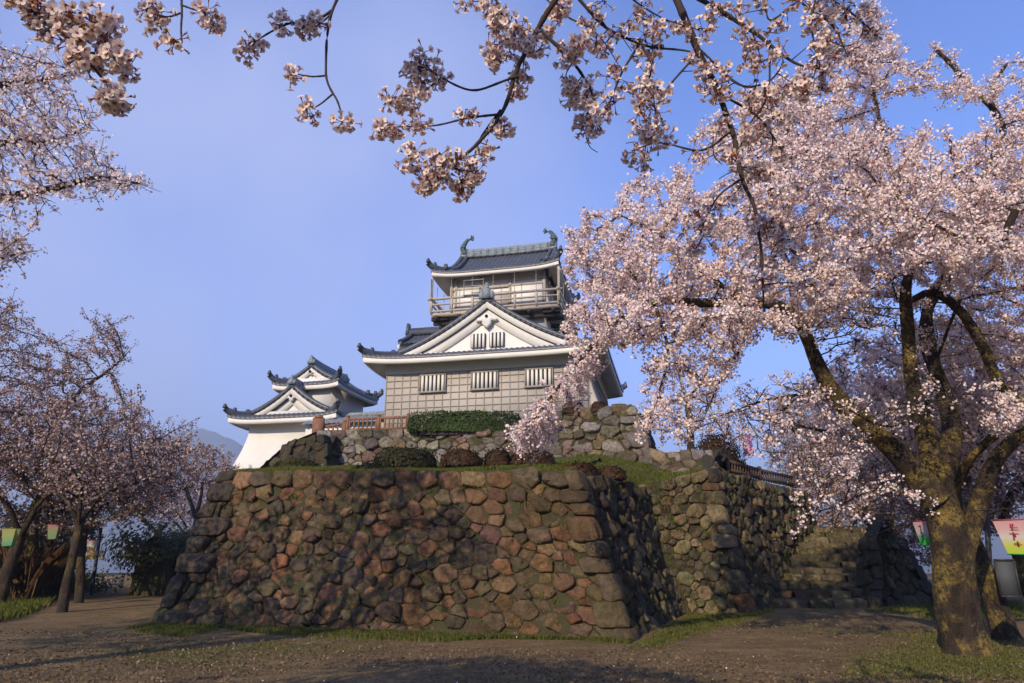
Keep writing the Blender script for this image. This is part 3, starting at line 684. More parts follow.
# small turret
t0 = P(250, 424, 38.6)
tur = thing('corner_turret', 'small white two storey turret with grey gables and flared base', 'turret', (t0[0], t0[1], 5.4), KR); tur['kind'] = 'thing'
TW, TD, TH = 4.9, 6.2, 3.25
b = MB(); zz = np.linspace(-.6, TH + .4, 14); fl = lambda z: .95 * np.clip((2.6 - z) / 3.2, 0, 1) ** 1.5
cs = [(-1, -1), (1, -1), (1, 1), (-1, 1)]; G = np.array([[(TW / 2 + sx * (TW / 2 + fl(z)), TD / 2 + sy * (TD / 2 + fl(z)), z) for z in zz] for sx, sy in cs + cs[:1]]); b.grid(G)
b.build('plaster_wall', MT['plaster'], tur)
b = MB(); b.box((4.0, -.9, .3), (1.9, .1, 1.2)); 
for x in np.linspace(3.1, 4.9, 5): b.box((x, -.96, .3), (.04, .04, 1.2))
b.build('panelled_annexe', MT['clad'], tur)
irimoya(tur, TW / 2, TW / 2 + .9, -.9, TD + .9, TH - .05, TH + 1.72, .3, TD - .3, .4, wall_in=.85, up=.2, ridge_tip=.62, se=.18, pitch=.3)
b = MB(); b.box((TW / 2 + .25, 3.6, TH + 1.3), (2.9, 4.4, 2.6)); b.build('upper_wall', MT['plaster'], tur)
r2, _ = irimoya(tur, TW / 2 + .25, 2.15, .85, 6.6, TH + 2.2, TH + 3.3, 1.7, 5.7, .3, wall_in=.75, up=.2, ridge_tip=.62, se=.2, pitch=.3)
lattice_window(tur, TW / 2 + .25, TH + 2.7, .3, .2, 1.69, 3, frame=False)
# covered passage between turret and keep
pg = P(352, 415, 37.0)
cor = thing('covered_passage', 'low white covered passage with pale roof between turret and keep', 'passage', (pg[0], pg[1], 6.9), KR); cor['kind'] = 'thing'
b = MB(); b.box((0, 0, .3), (4.2, 2.2, 1.6)); b.build('passage_wall', MT['plaster'], cor)
b = MB(); xs = np.linspace(-2.2, 2.2, 100)
for sg in (-1, 1):
    q = np.linspace(0, 1.5, 5); D, Xq = np.meshgrid(q, xs, indexing='ij'); b.grid(np.stack((Xq, sg * D, 1.62 - .42 * D + .05 * np.maximum(0, np.cos(2 * pi * Xq / .27))), -1), flip=sg > 0)
b.tube([(-2.2, 0, 1.7), (2.2, 0, 1.7)], .14, 7); b.build('passage_roof', MT['ornament'], cor)

# ------------------------------------------------------------------ trees
def in_poly(p, poly):
    x, y = p[:, 0], p[:, 1]; ins = np.zeros(len(p), bool); dm = np.full(len(p), 1e9); q = np.asarray(poly, float)
    for i in range(len(q)):
        a, b = q[i], q[(i + 1) % len(q)]
        c = ((a[1] > y) != (b[1] > y)) & (x < (b[0] - a[0]) * (y - a[1]) / (b[1] - a[1] + 1e-12) + a[0]); ins ^= c
        ab = b - a; t = np.clip(((p - a) @ ab) / (ab @ ab + 1e-9), 0, 1); dm = np.minimum(dm, np.hypot(*(p - a - t[:, None] * ab).T))
    return ins, dm
def PV(pp, Y):
    u = (pp[:, 0] - 512) / FPX; v = (341.5 - pp[:, 1]) / FPX
    y = cos(PITCH) - v * sin(PITCH); z = sin(PITCH) + v * cos(PITCH); t = Y / y
    return np.stack((u * t, Y, CAMH + z * t), 1)
def region(poly, n, Yc, thick, seed, clump=.0, k=.02):
    """points through a crown of that outline, thinner in depth towards its rim."""
    r = np.random.default_rng(seed); q = np.asarray(poly, float); p = r.uniform(q.min(0), q.max(0), (n * 3, 2)); i, d = in_poly(p, q); p, d = p[i][:n], d[i][:n]
    Y = Yc + r.uniform(-1, 1, len(p)) * np.minimum(thick, .25 + k * d); V = PV(p, Y)
    if clump: V = V[wav(V, .9, seed, 3) > -1 + clump * 1.6 - .2]
    return V
def LP(*a): return np.array([P(*q) for q in a])

def colonize(pos, par, A, D, di, dk, iters, seed, trop=0.):
    r = np.random.default_rng(seed); pos = [np.array(p) for p in pos]; par = list(par); A = np.array(A)
    PN = np.array(pos); near = np.zeros(len(A), int); dist = np.full(len(A), 1e9); start = 0
    for it in range(iters):
        new = PN[start:]
        if len(new):
            for s in range(0, len(new), 400):
                d2 = ((A[:, None] - new[None, s:s + 400]) ** 2).sum(-1); j = d2.argmin(1); m_ = d2[np.arange(len(A)), j]; b = m_ < dist
                near[b] = start + s + j[b]; dist[b] = m_[b]
        keepm = dist > dk * dk; A, near, dist = A[keepm], near[keepm], dist[keepm]
        if not len(A): break
        act = dist < di * di
        if not act.any(): di *= 1.3; start = len(PN); continue
        ids = near[act]; dirs = A[act] - PN[ids]; dirs /= np.linalg.norm(dirs, axis=1, keepdims=True) + 1e-9
        u, inv = np.unique(ids, return_inverse=True); sm = np.zeros((len(u), 3)); np.add.at(sm, inv, dirs)
        sm += r.normal(scale=.25, size=sm.shape); sm[:, 2] += trop; sm /= np.linalg.norm(sm, axis=1, keepdims=True) + 1e-9
        nw = PN[u] + sm * D; start = len(PN); PN = np.vstack((PN, nw)); par += list(u)
    return PN, np.array(par)

def flowers(mb, C, r, seed, palette, k=5, up=None, sizes=(.8, 1.2)):
    """one small face for each flower (or leaf) at the points C."""
    g = np.random.default_rng(seed); n = len(C); a = g.normal(size=(n, 3)); 
    if up is not None: a = a * .8 + up
    a /= np.linalg.norm(a, axis=1, keepdims=True); b = np.cross(a, g.normal(size=(n, 3))); b /= np.linalg.norm(b, axis=1, keepdims=True); c = np.cross(a, b)
    th = np.arange(k) * 2 * pi / k; rr_ = r * g.uniform(*sizes, n)
    V = C[:, None] + (b[:, None] * np.cos(th)[None, :, None] + c[:, None] * np.sin(th)[None, :, None]) * rr_[:, None, None]
    pal = np.array([p[:3] for p in palette]); w = np.array([p[3] for p in palette]); pick = g.choice(len(pal), n, p=w / w.sum())
    col = np.clip(pal[pick] * g.uniform(.9, 1.08, (n, 1)), 0, .92)
    mb.add(V.reshape(-1, 3), np.arange(n * k).reshape(n, k), np.repeat(col, k, 0))

BLOOM = [(.90, .745, .685, 5), (.87, .675, .62, 4), (.91, .82, .765, 3), (.72, .46, .42, .7), (.36, .17, .12, .45)]
DULL = [(.52, .40, .36, 4), (.42, .30, .26, 3.5), (.30, .18, .14, 3), (.20, .11, .08, 2), (.62, .51, .46, 1.5)]  # dull buds; also petals darkened to stand for shade behind the great cherry

def cherry(label, limbs, A, D=.22, di=1.4, dk=.3, seed=1, rt=.006, per=7, spread=.07, fr=.021, pal=BLOOM, group=None, name='cherry_tree', thin=.03,
           iters=140, twigs=1.0, sprig=.28, noise=.1, dens=1., steps=(.0, .35, .7, 1.), trunk_mat='bark', sides=14, trop=.0, loc=None, bloom=True, keepout=None, shade_blossom=None):
    g = np.random.default_rng(seed); root = thing(name, label, 'cherry tree' if bloom else 'tree', tuple(limbs[0][0][0]) if loc is None else loc, group=group); O = np.array(root.location)
    pos = []; par = []; prad = []; lim = MB()
    for li, (pts, r0, r1) in enumerate(limbs):
        pts = np.asarray(pts, float); L_ = np.linalg.norm(np.diff(pts, axis=0), axis=1).sum(); n = max(4, int(L_ / D)); q = spline(pts, n)
        m_ = max(8, int(L_ / (.12 if r0 > .2 else .2))); sp = spline(pts, m_); f = np.linspace(0, 1, m_); rad = r0 + (r1 - r0) * f ** (.62 if len(pts) > 9 and li else .8)
        if li == 0 and r0 > .15: hgt = sp[:, 2] - sp[0, 2]; rad = rad * (1 + .40 * np.exp(-hgt / (r0 * .9)))
        if r0 > .03: sp = sp + np.column_stack([wav(sp, 1.2, seed + 31 * c + li, 2) for c in range(3)]) * min(.08, r0 * .3) * np.minimum(1, f * 4)[:, None]
        lim.tube(sp - O, rad, sides if r0 > .12 else 7, noise=noise if r0 > .1 else .08, nsc=2.6, seed=seed + li)
        if li == 0 and r0 > .4:
            for k in range(7):
                a = k * .9 + .3; q0 = sp[0] - O; wd = g.uniform(.8, 1.2); lim.tube(spline([q0 + Z(cos(a) * r0 * .45, sin(a) * r0 * .45, .95), q0 + Z(cos(a) * r0 * .95, sin(a) * r0 * .95, .5), q0 + Z(cos(a) * r0 * 1.4, sin(a) * r0 * 1.4, .2), q0 + Z(cos(a) * r0 * 1.95 * wd, sin(a) * r0 * 1.95 * wd, -.06)], 12), np.linspace(.16, .05, 12), 10, noise=.15, seed=k)
            for k in range(12):
                i = g.integers(2, len(sp)); a = g.uniform(0, 6.28); lim.blob(sp[i] - O + Z(cos(a), sin(a), 0) * rad[i] * .85, np.array((.11, .11, .15)) * g.uniform(.6, 1.2), 12, 9, .35, k)
        base = len(pos)
        if base: p0 = int(((np.array(pos) - q[0]) ** 2).sum(1).argmin())
        for k in range(n): prad.append(r0 + (r1 - r0) * (k / (n - 1)) ** .62 if li else 9); pos.append(q[k]); par.append((p0 if base else -1) if k == 0 else len(pos) - 2)
    n0 = len(pos); lim.build('trunk', MT[trunk_mat], root, True)
    PN, par = colonize(pos, par, A, D, di, dk, iters, seed, trop)
    n = len(PN); cnt = np.zeros(n); ch = [[] for _ in range(n)]
    for i in range(n):
        if par[i] >= 0: ch[par[i]].append(i)
    for i in range(n - 1, -1, -1):
        if not ch[i]: cnt[i] = 1
        if i >= n0 and par[i] >= 0: cnt[par[i]] += cnt[i]
    rad = np.minimum(rt * np.maximum(cnt, 1) ** .42, .09); br = MB(); PJ = PN + g.normal(scale=D * .10, size=PN.shape)
    done = np.zeros(n, bool)
    for i in range(n0, n):
        if done[i]: continue
        path = [par[i], i]; done[i] = True; j = i
        while ch[j]:
            j = max(ch[j], key=lambda c: cnt[c]); path.append(j); done[j] = True
        p_ = PJ[path].copy(); p_[0] = PN[path[0]]; r_ = rad[path].copy(); r_[0] = r_[1]
        br.tube(p_ - O, r_, 5 if r_[0] > .02 else 3, cap=False)
    # sprigs with blossom
    tip = np.arange(n0, n)[rad[n0:] < thin]; tip = np.concatenate((tip, np.where(np.array(prad) < .05)[0][1:])); tip = tip[g.random(len(tip)) < twigs] if twigs <= 1 else np.repeat(tip, int(twigs))
    d = PN[tip] - PN[par[tip]]; d /= np.linalg.norm(d, axis=1, keepdims=True) + 1e-9
    sd = d * .9 + g.normal(scale=.6, size=d.shape); sd[:, 2] += .05; sd /= np.linalg.norm(sd, axis=1, keepdims=True)
    ln = sprig * g.uniform(.4, 1.3, len(tip)); e = PN[tip] + sd * ln[:, None]
    # thin triangular twigs, all at once
    s_ = np.cross(sd, g.normal(size=sd.shape)); s_ /= np.linalg.norm(s_, axis=1, keepdims=True); w_ = rt * .8
    V = np.stack((PN[tip] + s_ * w_, PN[tip] - s_ * w_, e - s_ * w_ * .4, e + s_ * w_ * .4), 1) - O
    V2 = np.stack((PN[tip] + np.cross(s_, sd) * w_, PN[tip] - np.cross(s_, sd) * w_, e - np.cross(s_, sd) * w_ * .4, e + np.cross(s_, sd) * w_ * .4), 1) - O
    for v in (V, V2): br.add(v.reshape(-1, 3), np.arange(len(tip) * 4).reshape(-1, 4))
    br.build('branches', MT['twig'], root, True)
    if not bloom: return root
    C = [PN[tip] * (1 - f) + e * f for f in steps]; C = np.concatenate(C); C = C[g.random(len(C)) < dens]
    if keepout is not None: C = C[keepout(C)]
    C = np.repeat(C, per, 0); C = C + g.normal(scale=spread * .6, size=C.shape)
    mb = MB(); flowers(mb, C - O, fr, seed + 5, pal)
    if shade_blossom is not None: E_ = np.repeat(shade_blossom, 9, 0); flowers(mb, E_ + g.normal(scale=.13, size=E_.shape) - O, .05, seed + 6, pal)
    mb.build('crown', MT['petal'], root); 
    print(label[:40], 'nodes', n, 'flowers', len(C)); return root

# --- the great cherry on the right
T1 = [
 (LP((968, 664, 11.2), (966, 640, 11.2), (957, 600, 11.2), (951, 560, 11.2), (945, 520, 11.2), (937, 485, 11.2), (932, 462, 11.2)), .315, .25),
 (LP((936, 500, 11.1), (905, 460, 11.0), (868, 424, 10.8), (833, 386, 10.6), (813, 352, 10.5), (796, 323, 10.4), (768, 305, 10.2), (735, 300, 10.0), (700, 301, 9.8), (655, 304, 9.5), (620, 325, 9.4), (592, 348, 9.3), (560, 385, 9.3), (535, 415, 9.3), (521, 432, 9.3)), .21, .006),
 (LP((934, 480, 11.2), (925, 430, 11.2), (911, 385, 11.2), (904, 340, 11.2), (903, 300, 11.1), (914, 255, 11.0), (905, 205, 11.0), (882, 145, 10.9), (872, 85, 10.8), (880, 30, 10.8)), .20, .012),
 (LP((940, 490, 11.3), (952, 430, 11.5), (941, 385, 11.6), (926, 335, 11.7), (936, 290, 11.8), (962, 225, 11.8), (990, 165, 11.7), (1001, 125, 11.6), (969, 83, 11.5), (936, 48, 11.5)), .19, .04),
 (LP((962, 560, 11.2), (978, 505, 11.0), (990, 465, 10.8), (1008, 441, 10.6), (1040, 422, 10.4), (1080, 380, 10.0), (1090, 320, 9.4), (1055, 272, 8.9), (1020, 251, 8.7), (1003, 240, 8.6), (962, 236, 8.5), (925, 220, 8.5)), .17, .015),
 (LP((1003, 241, 8.6), (1010, 225, 8.6), (1016, 212, 8.6)), .06, .05),
 (LP((903, 305, 11.1), (932, 292, 10.9), (960, 310, 10.7), (982, 345, 10.5), (1003, 388, 10.4), (1045, 415, 10.2)), .055, .10),
 (LP((797, 325, 10.4), (790, 280, 10.5), (778, 235, 10.6), (772, 180, 10.6), (790, 120, 10.5)), .10, .012),
 (LP((735, 300, 10.0), (700, 265, 10.0), (660, 235, 10.0), (620, 215, 9.9)), .06, .012),
 (LP((756, 303, 10.1), (742, 345, 9.9), (722, 378, 9.8), (703, 420, 9.7)), .035, .008),
 (LP((655, 304, 9.5), (668, 350, 9.5), (660, 390, 9.5), (648, 425, 9.5)), .03, .008),
 (LP((834, 387, 10.6), (800, 395, 10.2), (760, 402, 9.9), (715, 418, 9.7)), .04, .008),
 (LP((936, 505, 11.1), (885, 487, 10.7), (840, 505, 10.4), (802, 516, 10.2)), .03, .007),
 (LP((1001, 126, 11.6), (990, 92, 11.5), (1006, 64, 11.5)), .05, .03),
 (LP((960, 300, 11.0), (905, 420, 10.6), (835, 403, 10.2), (780, 385, 10.0)), .03, .008),
]
crown1 = [(508, 438), (540, 372), (556, 335), (572, 300), (562, 250), (582, 200), (640, 160), (690, 140), (735, 110), (770, 80), (800, 62), (840, 40), (866, 0), (890, 12), (905, 66), (945, 78), (985, 95), (1024, 60), (1230, 0), (1250, 400), (1100, 440), (1024, 420), (960, 395), (900, 372), (850, 372), (815, 352), (770, 335), (720, 322), (660, 340), (612, 355), (585, 395), (555, 440), (525, 452)]
_c1 = region(crown1, 15000, 10.4, 2.6, 1); _c1 = _c1[wav(_c1 * (.55, .55, 1.9), 1.0, 19, 3) > -.02]
A1_ = np.vstack((_c1, region([(590, 285), (760, 275), (800, 325), (700, 350), (620, 350), (575, 345)], 420, 9.3, .7, 8),
    region([(650, 320), (760, 310), (752, 350), (725, 400), (700, 440), (640, 440), (640, 380)], 150, 9.8, .6, 2),
    region([(690, 400), (760, 375), (850, 378), (880, 440), (850, 482), (800, 470), (750, 452), (700, 436)], 300, 10.0, 1.0, 3),
    region([(790, 520), (840, 490), (900, 470), (930, 500), (870, 512), (830, 530)], 160, 10.4, .5, 4),
    region([(900, 370), (1024, 390), (1024, 420), (960, 430), (900, 410)], 300, 9.8, .6, 5)))
def clear1(C):
    v = C - Z(0, 0, CAMH); f = v[:, 1] * cos(PITCH) + v[:, 2] * sin(PITCH); px = np.stack((512 + FPX * v[:, 0] / f, 341.5 - FPX * (v[:, 2] * cos(PITCH) - v[:, 1] * sin(PITCH)) / f), 1)
    i, d = in_poly(px, [(800, 330), (860, 300), (890, 262), (940, 262), (985, 300), (1010, 400), (990, 440), (950, 500), (880, 470), (840, 430), (790, 375)])
    j, d2 = in_poly(px, [(690, 392), (870, 368), (960, 495), (905, 548), (780, 545), (690, 450)]); r_ = np.random.default_rng(4).random(len(C))
    return ~(i & (C[:, 1] < 11.15) & (r_ < np.clip(d / 22, .3, .94))) & ~(j & (r_ < .80) & (wav(C, 1.6, 61, 2) < .75))
cherry('great old cherry tree in full pale pink bloom with thick mossy trunk beside the stairs', T1, A1_, seed=3, per=13, twigs=3, dens=.95, spread=.062, fr=.0195, sprig=.24, rt=.0085, steps=(.0, .5, 1.), keepout=clear1, loc=tuple(LP((968, 656, 11.2))[0]), noise=.15)

def auto_limbs(base, h, lean, r0, spread, nl, seed, top=1.7):
    g = np.random.default_rng(seed); base = np.array(base, float); fork = base + Z(lean[0], lean[1], h)
    out = [([base - Z(0, 0, .15), base + (fork - base) * .5 + g.normal(scale=.06, size=3), fork], r0, r0 * .75)]
    for k in range(nl):
        a = k * 2 * pi / nl + g.uniform(-.4, .4); s = spread * g.uniform(.7, 1.1)
        p1 = fork + Z(cos(a) * s * .3, sin(a) * s * .3, top * g.uniform(.35, .5)); p2 = fork + Z(cos(a) * s, sin(a) * s, top * g.uniform(.7, 1.1))
        out.append(([fork - Z(0, 0, .1), p1, p2], r0 * .55, r0 * .12))
    return out
def ell(c, r, n, seed, clump=.5):
    g = np.random.default_rng(seed); d = g.normal(size=(n, 3)); d /= np.linalg.norm(d, axis=1, keepdims=True); V = np.array(c) + d * np.array(r) * (g.random((n, 1)) ** .4)
    return V[wav(V, .9, seed) > -1 + clump * 1.6 - .2] if clump else V

# --- left side: near cherry whose boughs reach in from the left, trunk out of view
b5 = Z(-8.6, 6.6, -.1)
T5 = [([b5, b5 + Z(.1, .05, 1.5), b5 + Z(.3, .1, 2.8)], .26, .2),
      (np.vstack((b5 + Z(.3, .1, 2.7), LP((-90, 225, 6.9), (-10, 200, 7.0), (60, 187, 7.0), (105, 178, 7.1), (140, 184, 7.1)))), .10, .008),
      (np.vstack((b5 + Z(.3, .1, 2.8), LP((-80, 170, 7.1), (0, 142, 7.2), (45, 142, 7.2), (88, 128, 7.2)))), .08, .008),
      (np.vstack((b5 + Z(.3, .1, 2.8), LP((-80, 90, 7.2), (0, 82, 7.3), (40, 78, 7.3), (82, 70, 7.3)))), .08, .008),
      (np.vstack((b5 + Z(.3, .1, 2.6), LP((-80, 300, 7.2), (-10, 262, 7.3), (25, 252, 7.3)))), .07, .008)]
crown5 = [(-160, -60), (15, 42), (50, 46), (78, 60), (88, 76), (84, 98), (96, 112), (72, 130), (118, 150), (146, 183), (92, 207), (58, 200), (46, 222), (22, 275), (-160, 320)]
cherry('cherry tree leaning in from the left edge with airy upper blossom sprays against the sky', T5, region(crown5, 1500, 7.1, 1.0, 11, .35), D=.16, dk=.24, di=1.2, seed=12, per=6, twigs=2, sprig=.2, spread=.05, fr=.0175, dens=.5, shade_blossom=ell((-10.6, 6.8, 5.2), (3.2, 3.4, 1.9), 850, 311, .6))  # last argument: unseen blossom mass added to shade the rampart's left part

# --- left side: the grove behind the lanterns
b6 = P(17, 600, 22.6); b6[2] = 0
T6 = [([b6 - Z(0, 0, .1), b6 + Z(.1, 0, 1.3), b6 + Z(.0, .1, 2.6), b6 + Z(.2, 0, 3.6)], .24, .17),
      (np.vstack((b6 + Z(.2, 0, 3.5), LP((40, 460, 22), (75, 400, 21.8), (105, 372, 21.6), (124, 356, 21.5)))), .13, .02),
      (np.vstack((b6 + Z(.1, 0, 3.0), LP((70, 500, 22.2), (120, 475, 22), (160, 440, 22), (186, 425, 22)))), .1, .01),
      (np.vstack((b6 + Z(.1, 0, 3.2), LP((-30, 420, 22.4), (-20, 350, 22.3), (10, 305, 22.2)))), .11, .02),
      (np.vstack((b6 + Z(.0, 0, 2.7), LP((60, 530, 21.6), (110, 518, 21.2), (160, 505, 21)))), .07, .01)]
crown6 = [(-130, 280), (-10, 285), (22, 318), (60, 312), (98, 312), (128, 345), (112, 366), (132, 395), (150, 425), (186, 462), (180, 490), (168, 512), (120, 528), (60, 535), (0, 545), (-130, 545)]
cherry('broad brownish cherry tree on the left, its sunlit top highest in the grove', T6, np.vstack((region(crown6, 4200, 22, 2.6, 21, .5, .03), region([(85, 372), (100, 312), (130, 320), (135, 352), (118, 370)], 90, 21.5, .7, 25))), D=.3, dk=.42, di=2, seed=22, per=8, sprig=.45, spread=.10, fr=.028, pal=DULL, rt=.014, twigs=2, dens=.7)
grove = [((62, 612), .13, 2.2, (-.1, .2), (.1, 0, 4.2), (2.2, 1.5, 1.5), 'dark slender cherry trunk at the edge of the left path'),
         ((79, 603), .14, 2.3, (-.35, .3), (.6, .4, 4.0), (2.6, 1.6, 1.5), 'cherry tree with the trunk just left of the leaning lantern post'),
         ((-6, 606), .2, 2.0, (.2, .2), (-.5, 0, 4.4), (2.6, 1.8, 1.6), 'cherry trunk cut by the left edge with an orange sunlit side'),
         ((38, 601), .16, 2.2, (-.2, .4), (.2, 1., 4.0), (2.4, 1.8, 1.4), 'mossy cherry trunk amid the dry stalks of the left grove')]
for k, ((px, py), r0, h, lean, cc, cr, lab) in enumerate(grove):
    v = (341.5 - py) / FPX; Yg = CAMH / -(sin(PITCH) + v * cos(PITCH)) * (cos(PITCH) - v * sin(PITCH)); b = P(px, py, Yg); b[2] = 0
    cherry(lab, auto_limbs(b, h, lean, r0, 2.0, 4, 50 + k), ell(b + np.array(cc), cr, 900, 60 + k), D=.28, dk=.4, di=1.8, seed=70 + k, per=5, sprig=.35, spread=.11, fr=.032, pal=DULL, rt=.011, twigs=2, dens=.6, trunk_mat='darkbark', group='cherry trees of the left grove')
# farther trees seen past the left end of the rampart
b = P(150, 585, 36); b[2] = 0
cherry('distant cherry tree low behind the ivy bank on the left', auto_limbs(b, 2.4, (0, 0), .2, 3, 4, 91), ell(b + Z(.5, 0, 5.0), (3.4, 2.2, 2.2), 1200, 92), D=.36, dk=.5, di=2.4, seed=93, per=5, sprig=.45, spread=.14, fr=.045, pal=DULL, rt=.010, twigs=3, dens=.9)
b = P(188, 560, 30); b[2] = 0
cherry('pink cherry tree peeping out at the left end of the rampart', auto_limbs(b, 1.8, (0, 0), .14, 1.6, 4, 94), ell(b + Z(0, 0, 3.3), (1.7, 1.5, 1.5), 700, 95, .3), D=.3, dk=.4, di=2, seed=96, per=6, sprig=.35, spread=.12, fr=.035, pal=BLOOM, rt=.008, dens=.7)
b = P(200, 560, 21); b[2] = 0
cherry('leafless little tree with pruned grey stubs at the left end of the rampart', [([b, P(197, 540, 21), P(196, 515, 21)], .12, .09), (LP((196, 518, 21), (190, 500, 21), (186, 488, 21)), .07, .05), (LP((196, 516, 21), (201, 498, 21), (203, 482, 21)), .06, .04)],
       region([(160, 500), (170, 470), (195, 462), (215, 455), (226, 470), (205, 500)], 130, 21, .6, 97), D=.2, dk=.3, di=2, seed=98, rt=.007, bloom=False, name='bare_tree', trunk_mat='twig')

# --- right side, behind the great cherry
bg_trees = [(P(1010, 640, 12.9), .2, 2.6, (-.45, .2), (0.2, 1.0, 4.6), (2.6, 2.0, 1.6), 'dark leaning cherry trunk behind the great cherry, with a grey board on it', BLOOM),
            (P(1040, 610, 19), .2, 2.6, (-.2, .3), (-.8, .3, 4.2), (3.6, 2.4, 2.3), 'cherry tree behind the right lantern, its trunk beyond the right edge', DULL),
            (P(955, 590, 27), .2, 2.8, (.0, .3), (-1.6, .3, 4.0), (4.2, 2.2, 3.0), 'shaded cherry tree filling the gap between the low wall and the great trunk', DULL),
            (P(880, 560, 34) , .2, 2.8, (.0, .3), (-1.0, 0, 4.4), (4.2, 2.2, 3.2), 'shaded cherry tree above the top of the stone stairs', DULL)]  # DULL puts the shade on these trees into the petal colour
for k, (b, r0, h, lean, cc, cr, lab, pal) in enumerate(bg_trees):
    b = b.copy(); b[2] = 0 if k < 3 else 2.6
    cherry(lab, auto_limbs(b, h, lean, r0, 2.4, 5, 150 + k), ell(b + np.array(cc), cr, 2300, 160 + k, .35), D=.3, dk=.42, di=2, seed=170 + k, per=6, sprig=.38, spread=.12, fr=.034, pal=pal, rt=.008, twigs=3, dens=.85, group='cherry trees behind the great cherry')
b = P(690, 450, 23.5); b[2] = 4.1
cherry('small thinly flowering cherry on the terrace beside the end of the upper wall', [([b, P(690, 430, 23.5), P(686, 395, 23.5)], .14, .1), (LP((687, 400, 23.5), (678, 370, 23.5), (672, 340, 23.4)), .07, .02), (LP((687, 400, 23.5), (705, 375, 23.5), (715, 345, 23.5)), .06, .02), (LP((689, 425, 23.5), (665, 415, 23.5), (646, 408, 23.5)), .04, .01), (LP((690, 430, 23.5), (720, 420, 23.5), (745, 410, 23.5)), .04, .01)],
       region([(645, 400), (665, 360), (665, 330), (720, 330), (735, 370), (760, 410), (755, 445), (700, 455), (668, 445)], 420, 23.5, 1.2, 180), D=.25, dk=.4, di=2, seed=181, per=6, sprig=.3, spread=.1, fr=.03, pal=DULL[:2] + BLOOM[:2], rt=.007, twigs=2, dens=.7)

# --- the cherry overhead: its trunk stands behind the viewer, boughs hang into the top of the view
def umbel_parts():
    """template flower: five notched petals, calyx, stalk; pointing along +z from the origin."""
    pet = np.array([(0, .05, 0), (-.34, .42, .12), (-.36, .80, .16), (-.10, 1.0, .14), (0, .90, .15), (.10, 1.0, .14), (.36, .80, .16), (.34, .42, .12)])
    return pet
PET = umbel_parts(); PETC = np.array([(.78, .44, .43), (.89, .70, .62), (.92, .81, .72), (.92, .83, .75), (.91, .81, .73), (.92, .83, .75), (.92, .81, .72), (.89, .70, .62)])
def umbel(mbp, mbs, c, g, nf, size=.017, stalk=.036, out=None):
    for k in range(int(g.integers(1, 4))):           # bronze young leaves and bud scales at the foot of the cluster
        d = g.normal(size=3); d /= np.linalg.norm(d); s_ = np.cross(d, g.normal(size=3)); s_ /= np.linalg.norm(s_); l = g.uniform(.012, .028); w = l * .26
        mbp.add(np.stack((c, c + d * l * .4 + s_ * w, c + d * l * .75 + s_ * w * .7, c + d * l, c + d * l * .75 - s_ * w * .7, c + d * l * .4 - s_ * w)), np.arange(6)[None], np.array((.34, .13, .055)) * g.uniform(.6, 1.2))
    for k in range(nf):
        d = g.normal(size=3); d[2] -= .55
        if out is not None: d += np.array(out) * .8
        d /= np.linalg.norm(d); tip = c + d * stalk * g.uniform(.7, 1.25)
        a = np.cross(d, g.normal(size=3)); a /= np.linalg.norm(a); b_ = np.cross(d, a)
        mbs.tube(np.stack((c, c + d * stalk * .5 + Z(0, 0, -.002), tip)), (.0013, .0012, .0024), 3, cap=False, col=(.34, .13, .07))
        mbs.tube(np.stack((tip - d * .005, tip, tip + d * .003)), (.0017, .0035, .0038), 5, cap=False, col=(.40, .11, .08))
        if g.random() < .18:
            mbs.blob(tip + d * .008, (.005, .005, .006), 6, 5, .05); continue
        s_ = size * g.uniform(.85, 1.15); op = g.uniform(.15, .8); rot0 = g.uniform(0, 6.28); tint = g.uniform(.88, 1.05)
        for p in range(5):
            r0 = rot0 + p * 2 * pi / 5; e1 = a * cos(r0) + b_ * sin(r0); e2 = -a * sin(r0) + b_ * cos(r0)
            Vp = tip + (PET[:, 1:2] * (e1 * cos(op) + d * sin(op)) + PET[:, 0:1] * e2 * 1.05 + PET[:, 2:3] * d) * s_
            mbp.add(Vp, np.arange(8)[None], np.clip(PETC * tint, 0, .92))
        mbs.tube(np.stack((tip, tip + d * s_ * .45)), (.0016, .0022), 4, cap=True, col=(.55, .28, .20))

g = np.random.default_rng(77)
b0 = Z(1.6, -4.2, -.1)
root0 = thing('cherry_tree', 'overhanging cherry boughs with large near flower clusters across the top of the sky', 'cherry tree', tuple(b0))
tr = MB()
for pts, r0, r1 in (([b0, b0 + Z(-.05, .1, 1.3), b0 + Z(-.2, .3, 2.6), b0 + Z(-.3, .6, 3.6)], .34, .24),
                    ([b0 + Z(-.3, .6, 3.5), (1.2, -2.4, 4.3), (.9, -.6, 4.7), (.75, .9, 4.6)], .15, .05),
                    ([b0 + Z(-.3, .6, 3.4), (.2, -2.6, 4.2), (-.8, -1, 4.6), (-1.2, .6, 4.4)], .13, .04),
                    ([b0 + Z(-.3, .6, 3.6), (2.3, -2.2, 4.7), (3.2, -.6, 5.2), (3.6, .8, 5.6)], .13, .04),
                    ([b0 + Z(-.3, .6, 3.6), (-1, -3.2, 5), (-3, -2.2, 5.8), (-5, -1, 6.2)], .13, .04)):
    sp = spline(np.array(pts), 24); tr.tube(sp - b0, r0 + (r1 - r0) * np.linspace(0, 1, 24), 12, noise=.1, seed=5)
tr.build('trunk', MT['bark'], root0, True)
tw = MB(); st_ = MB(); pt = MB(); spots = []
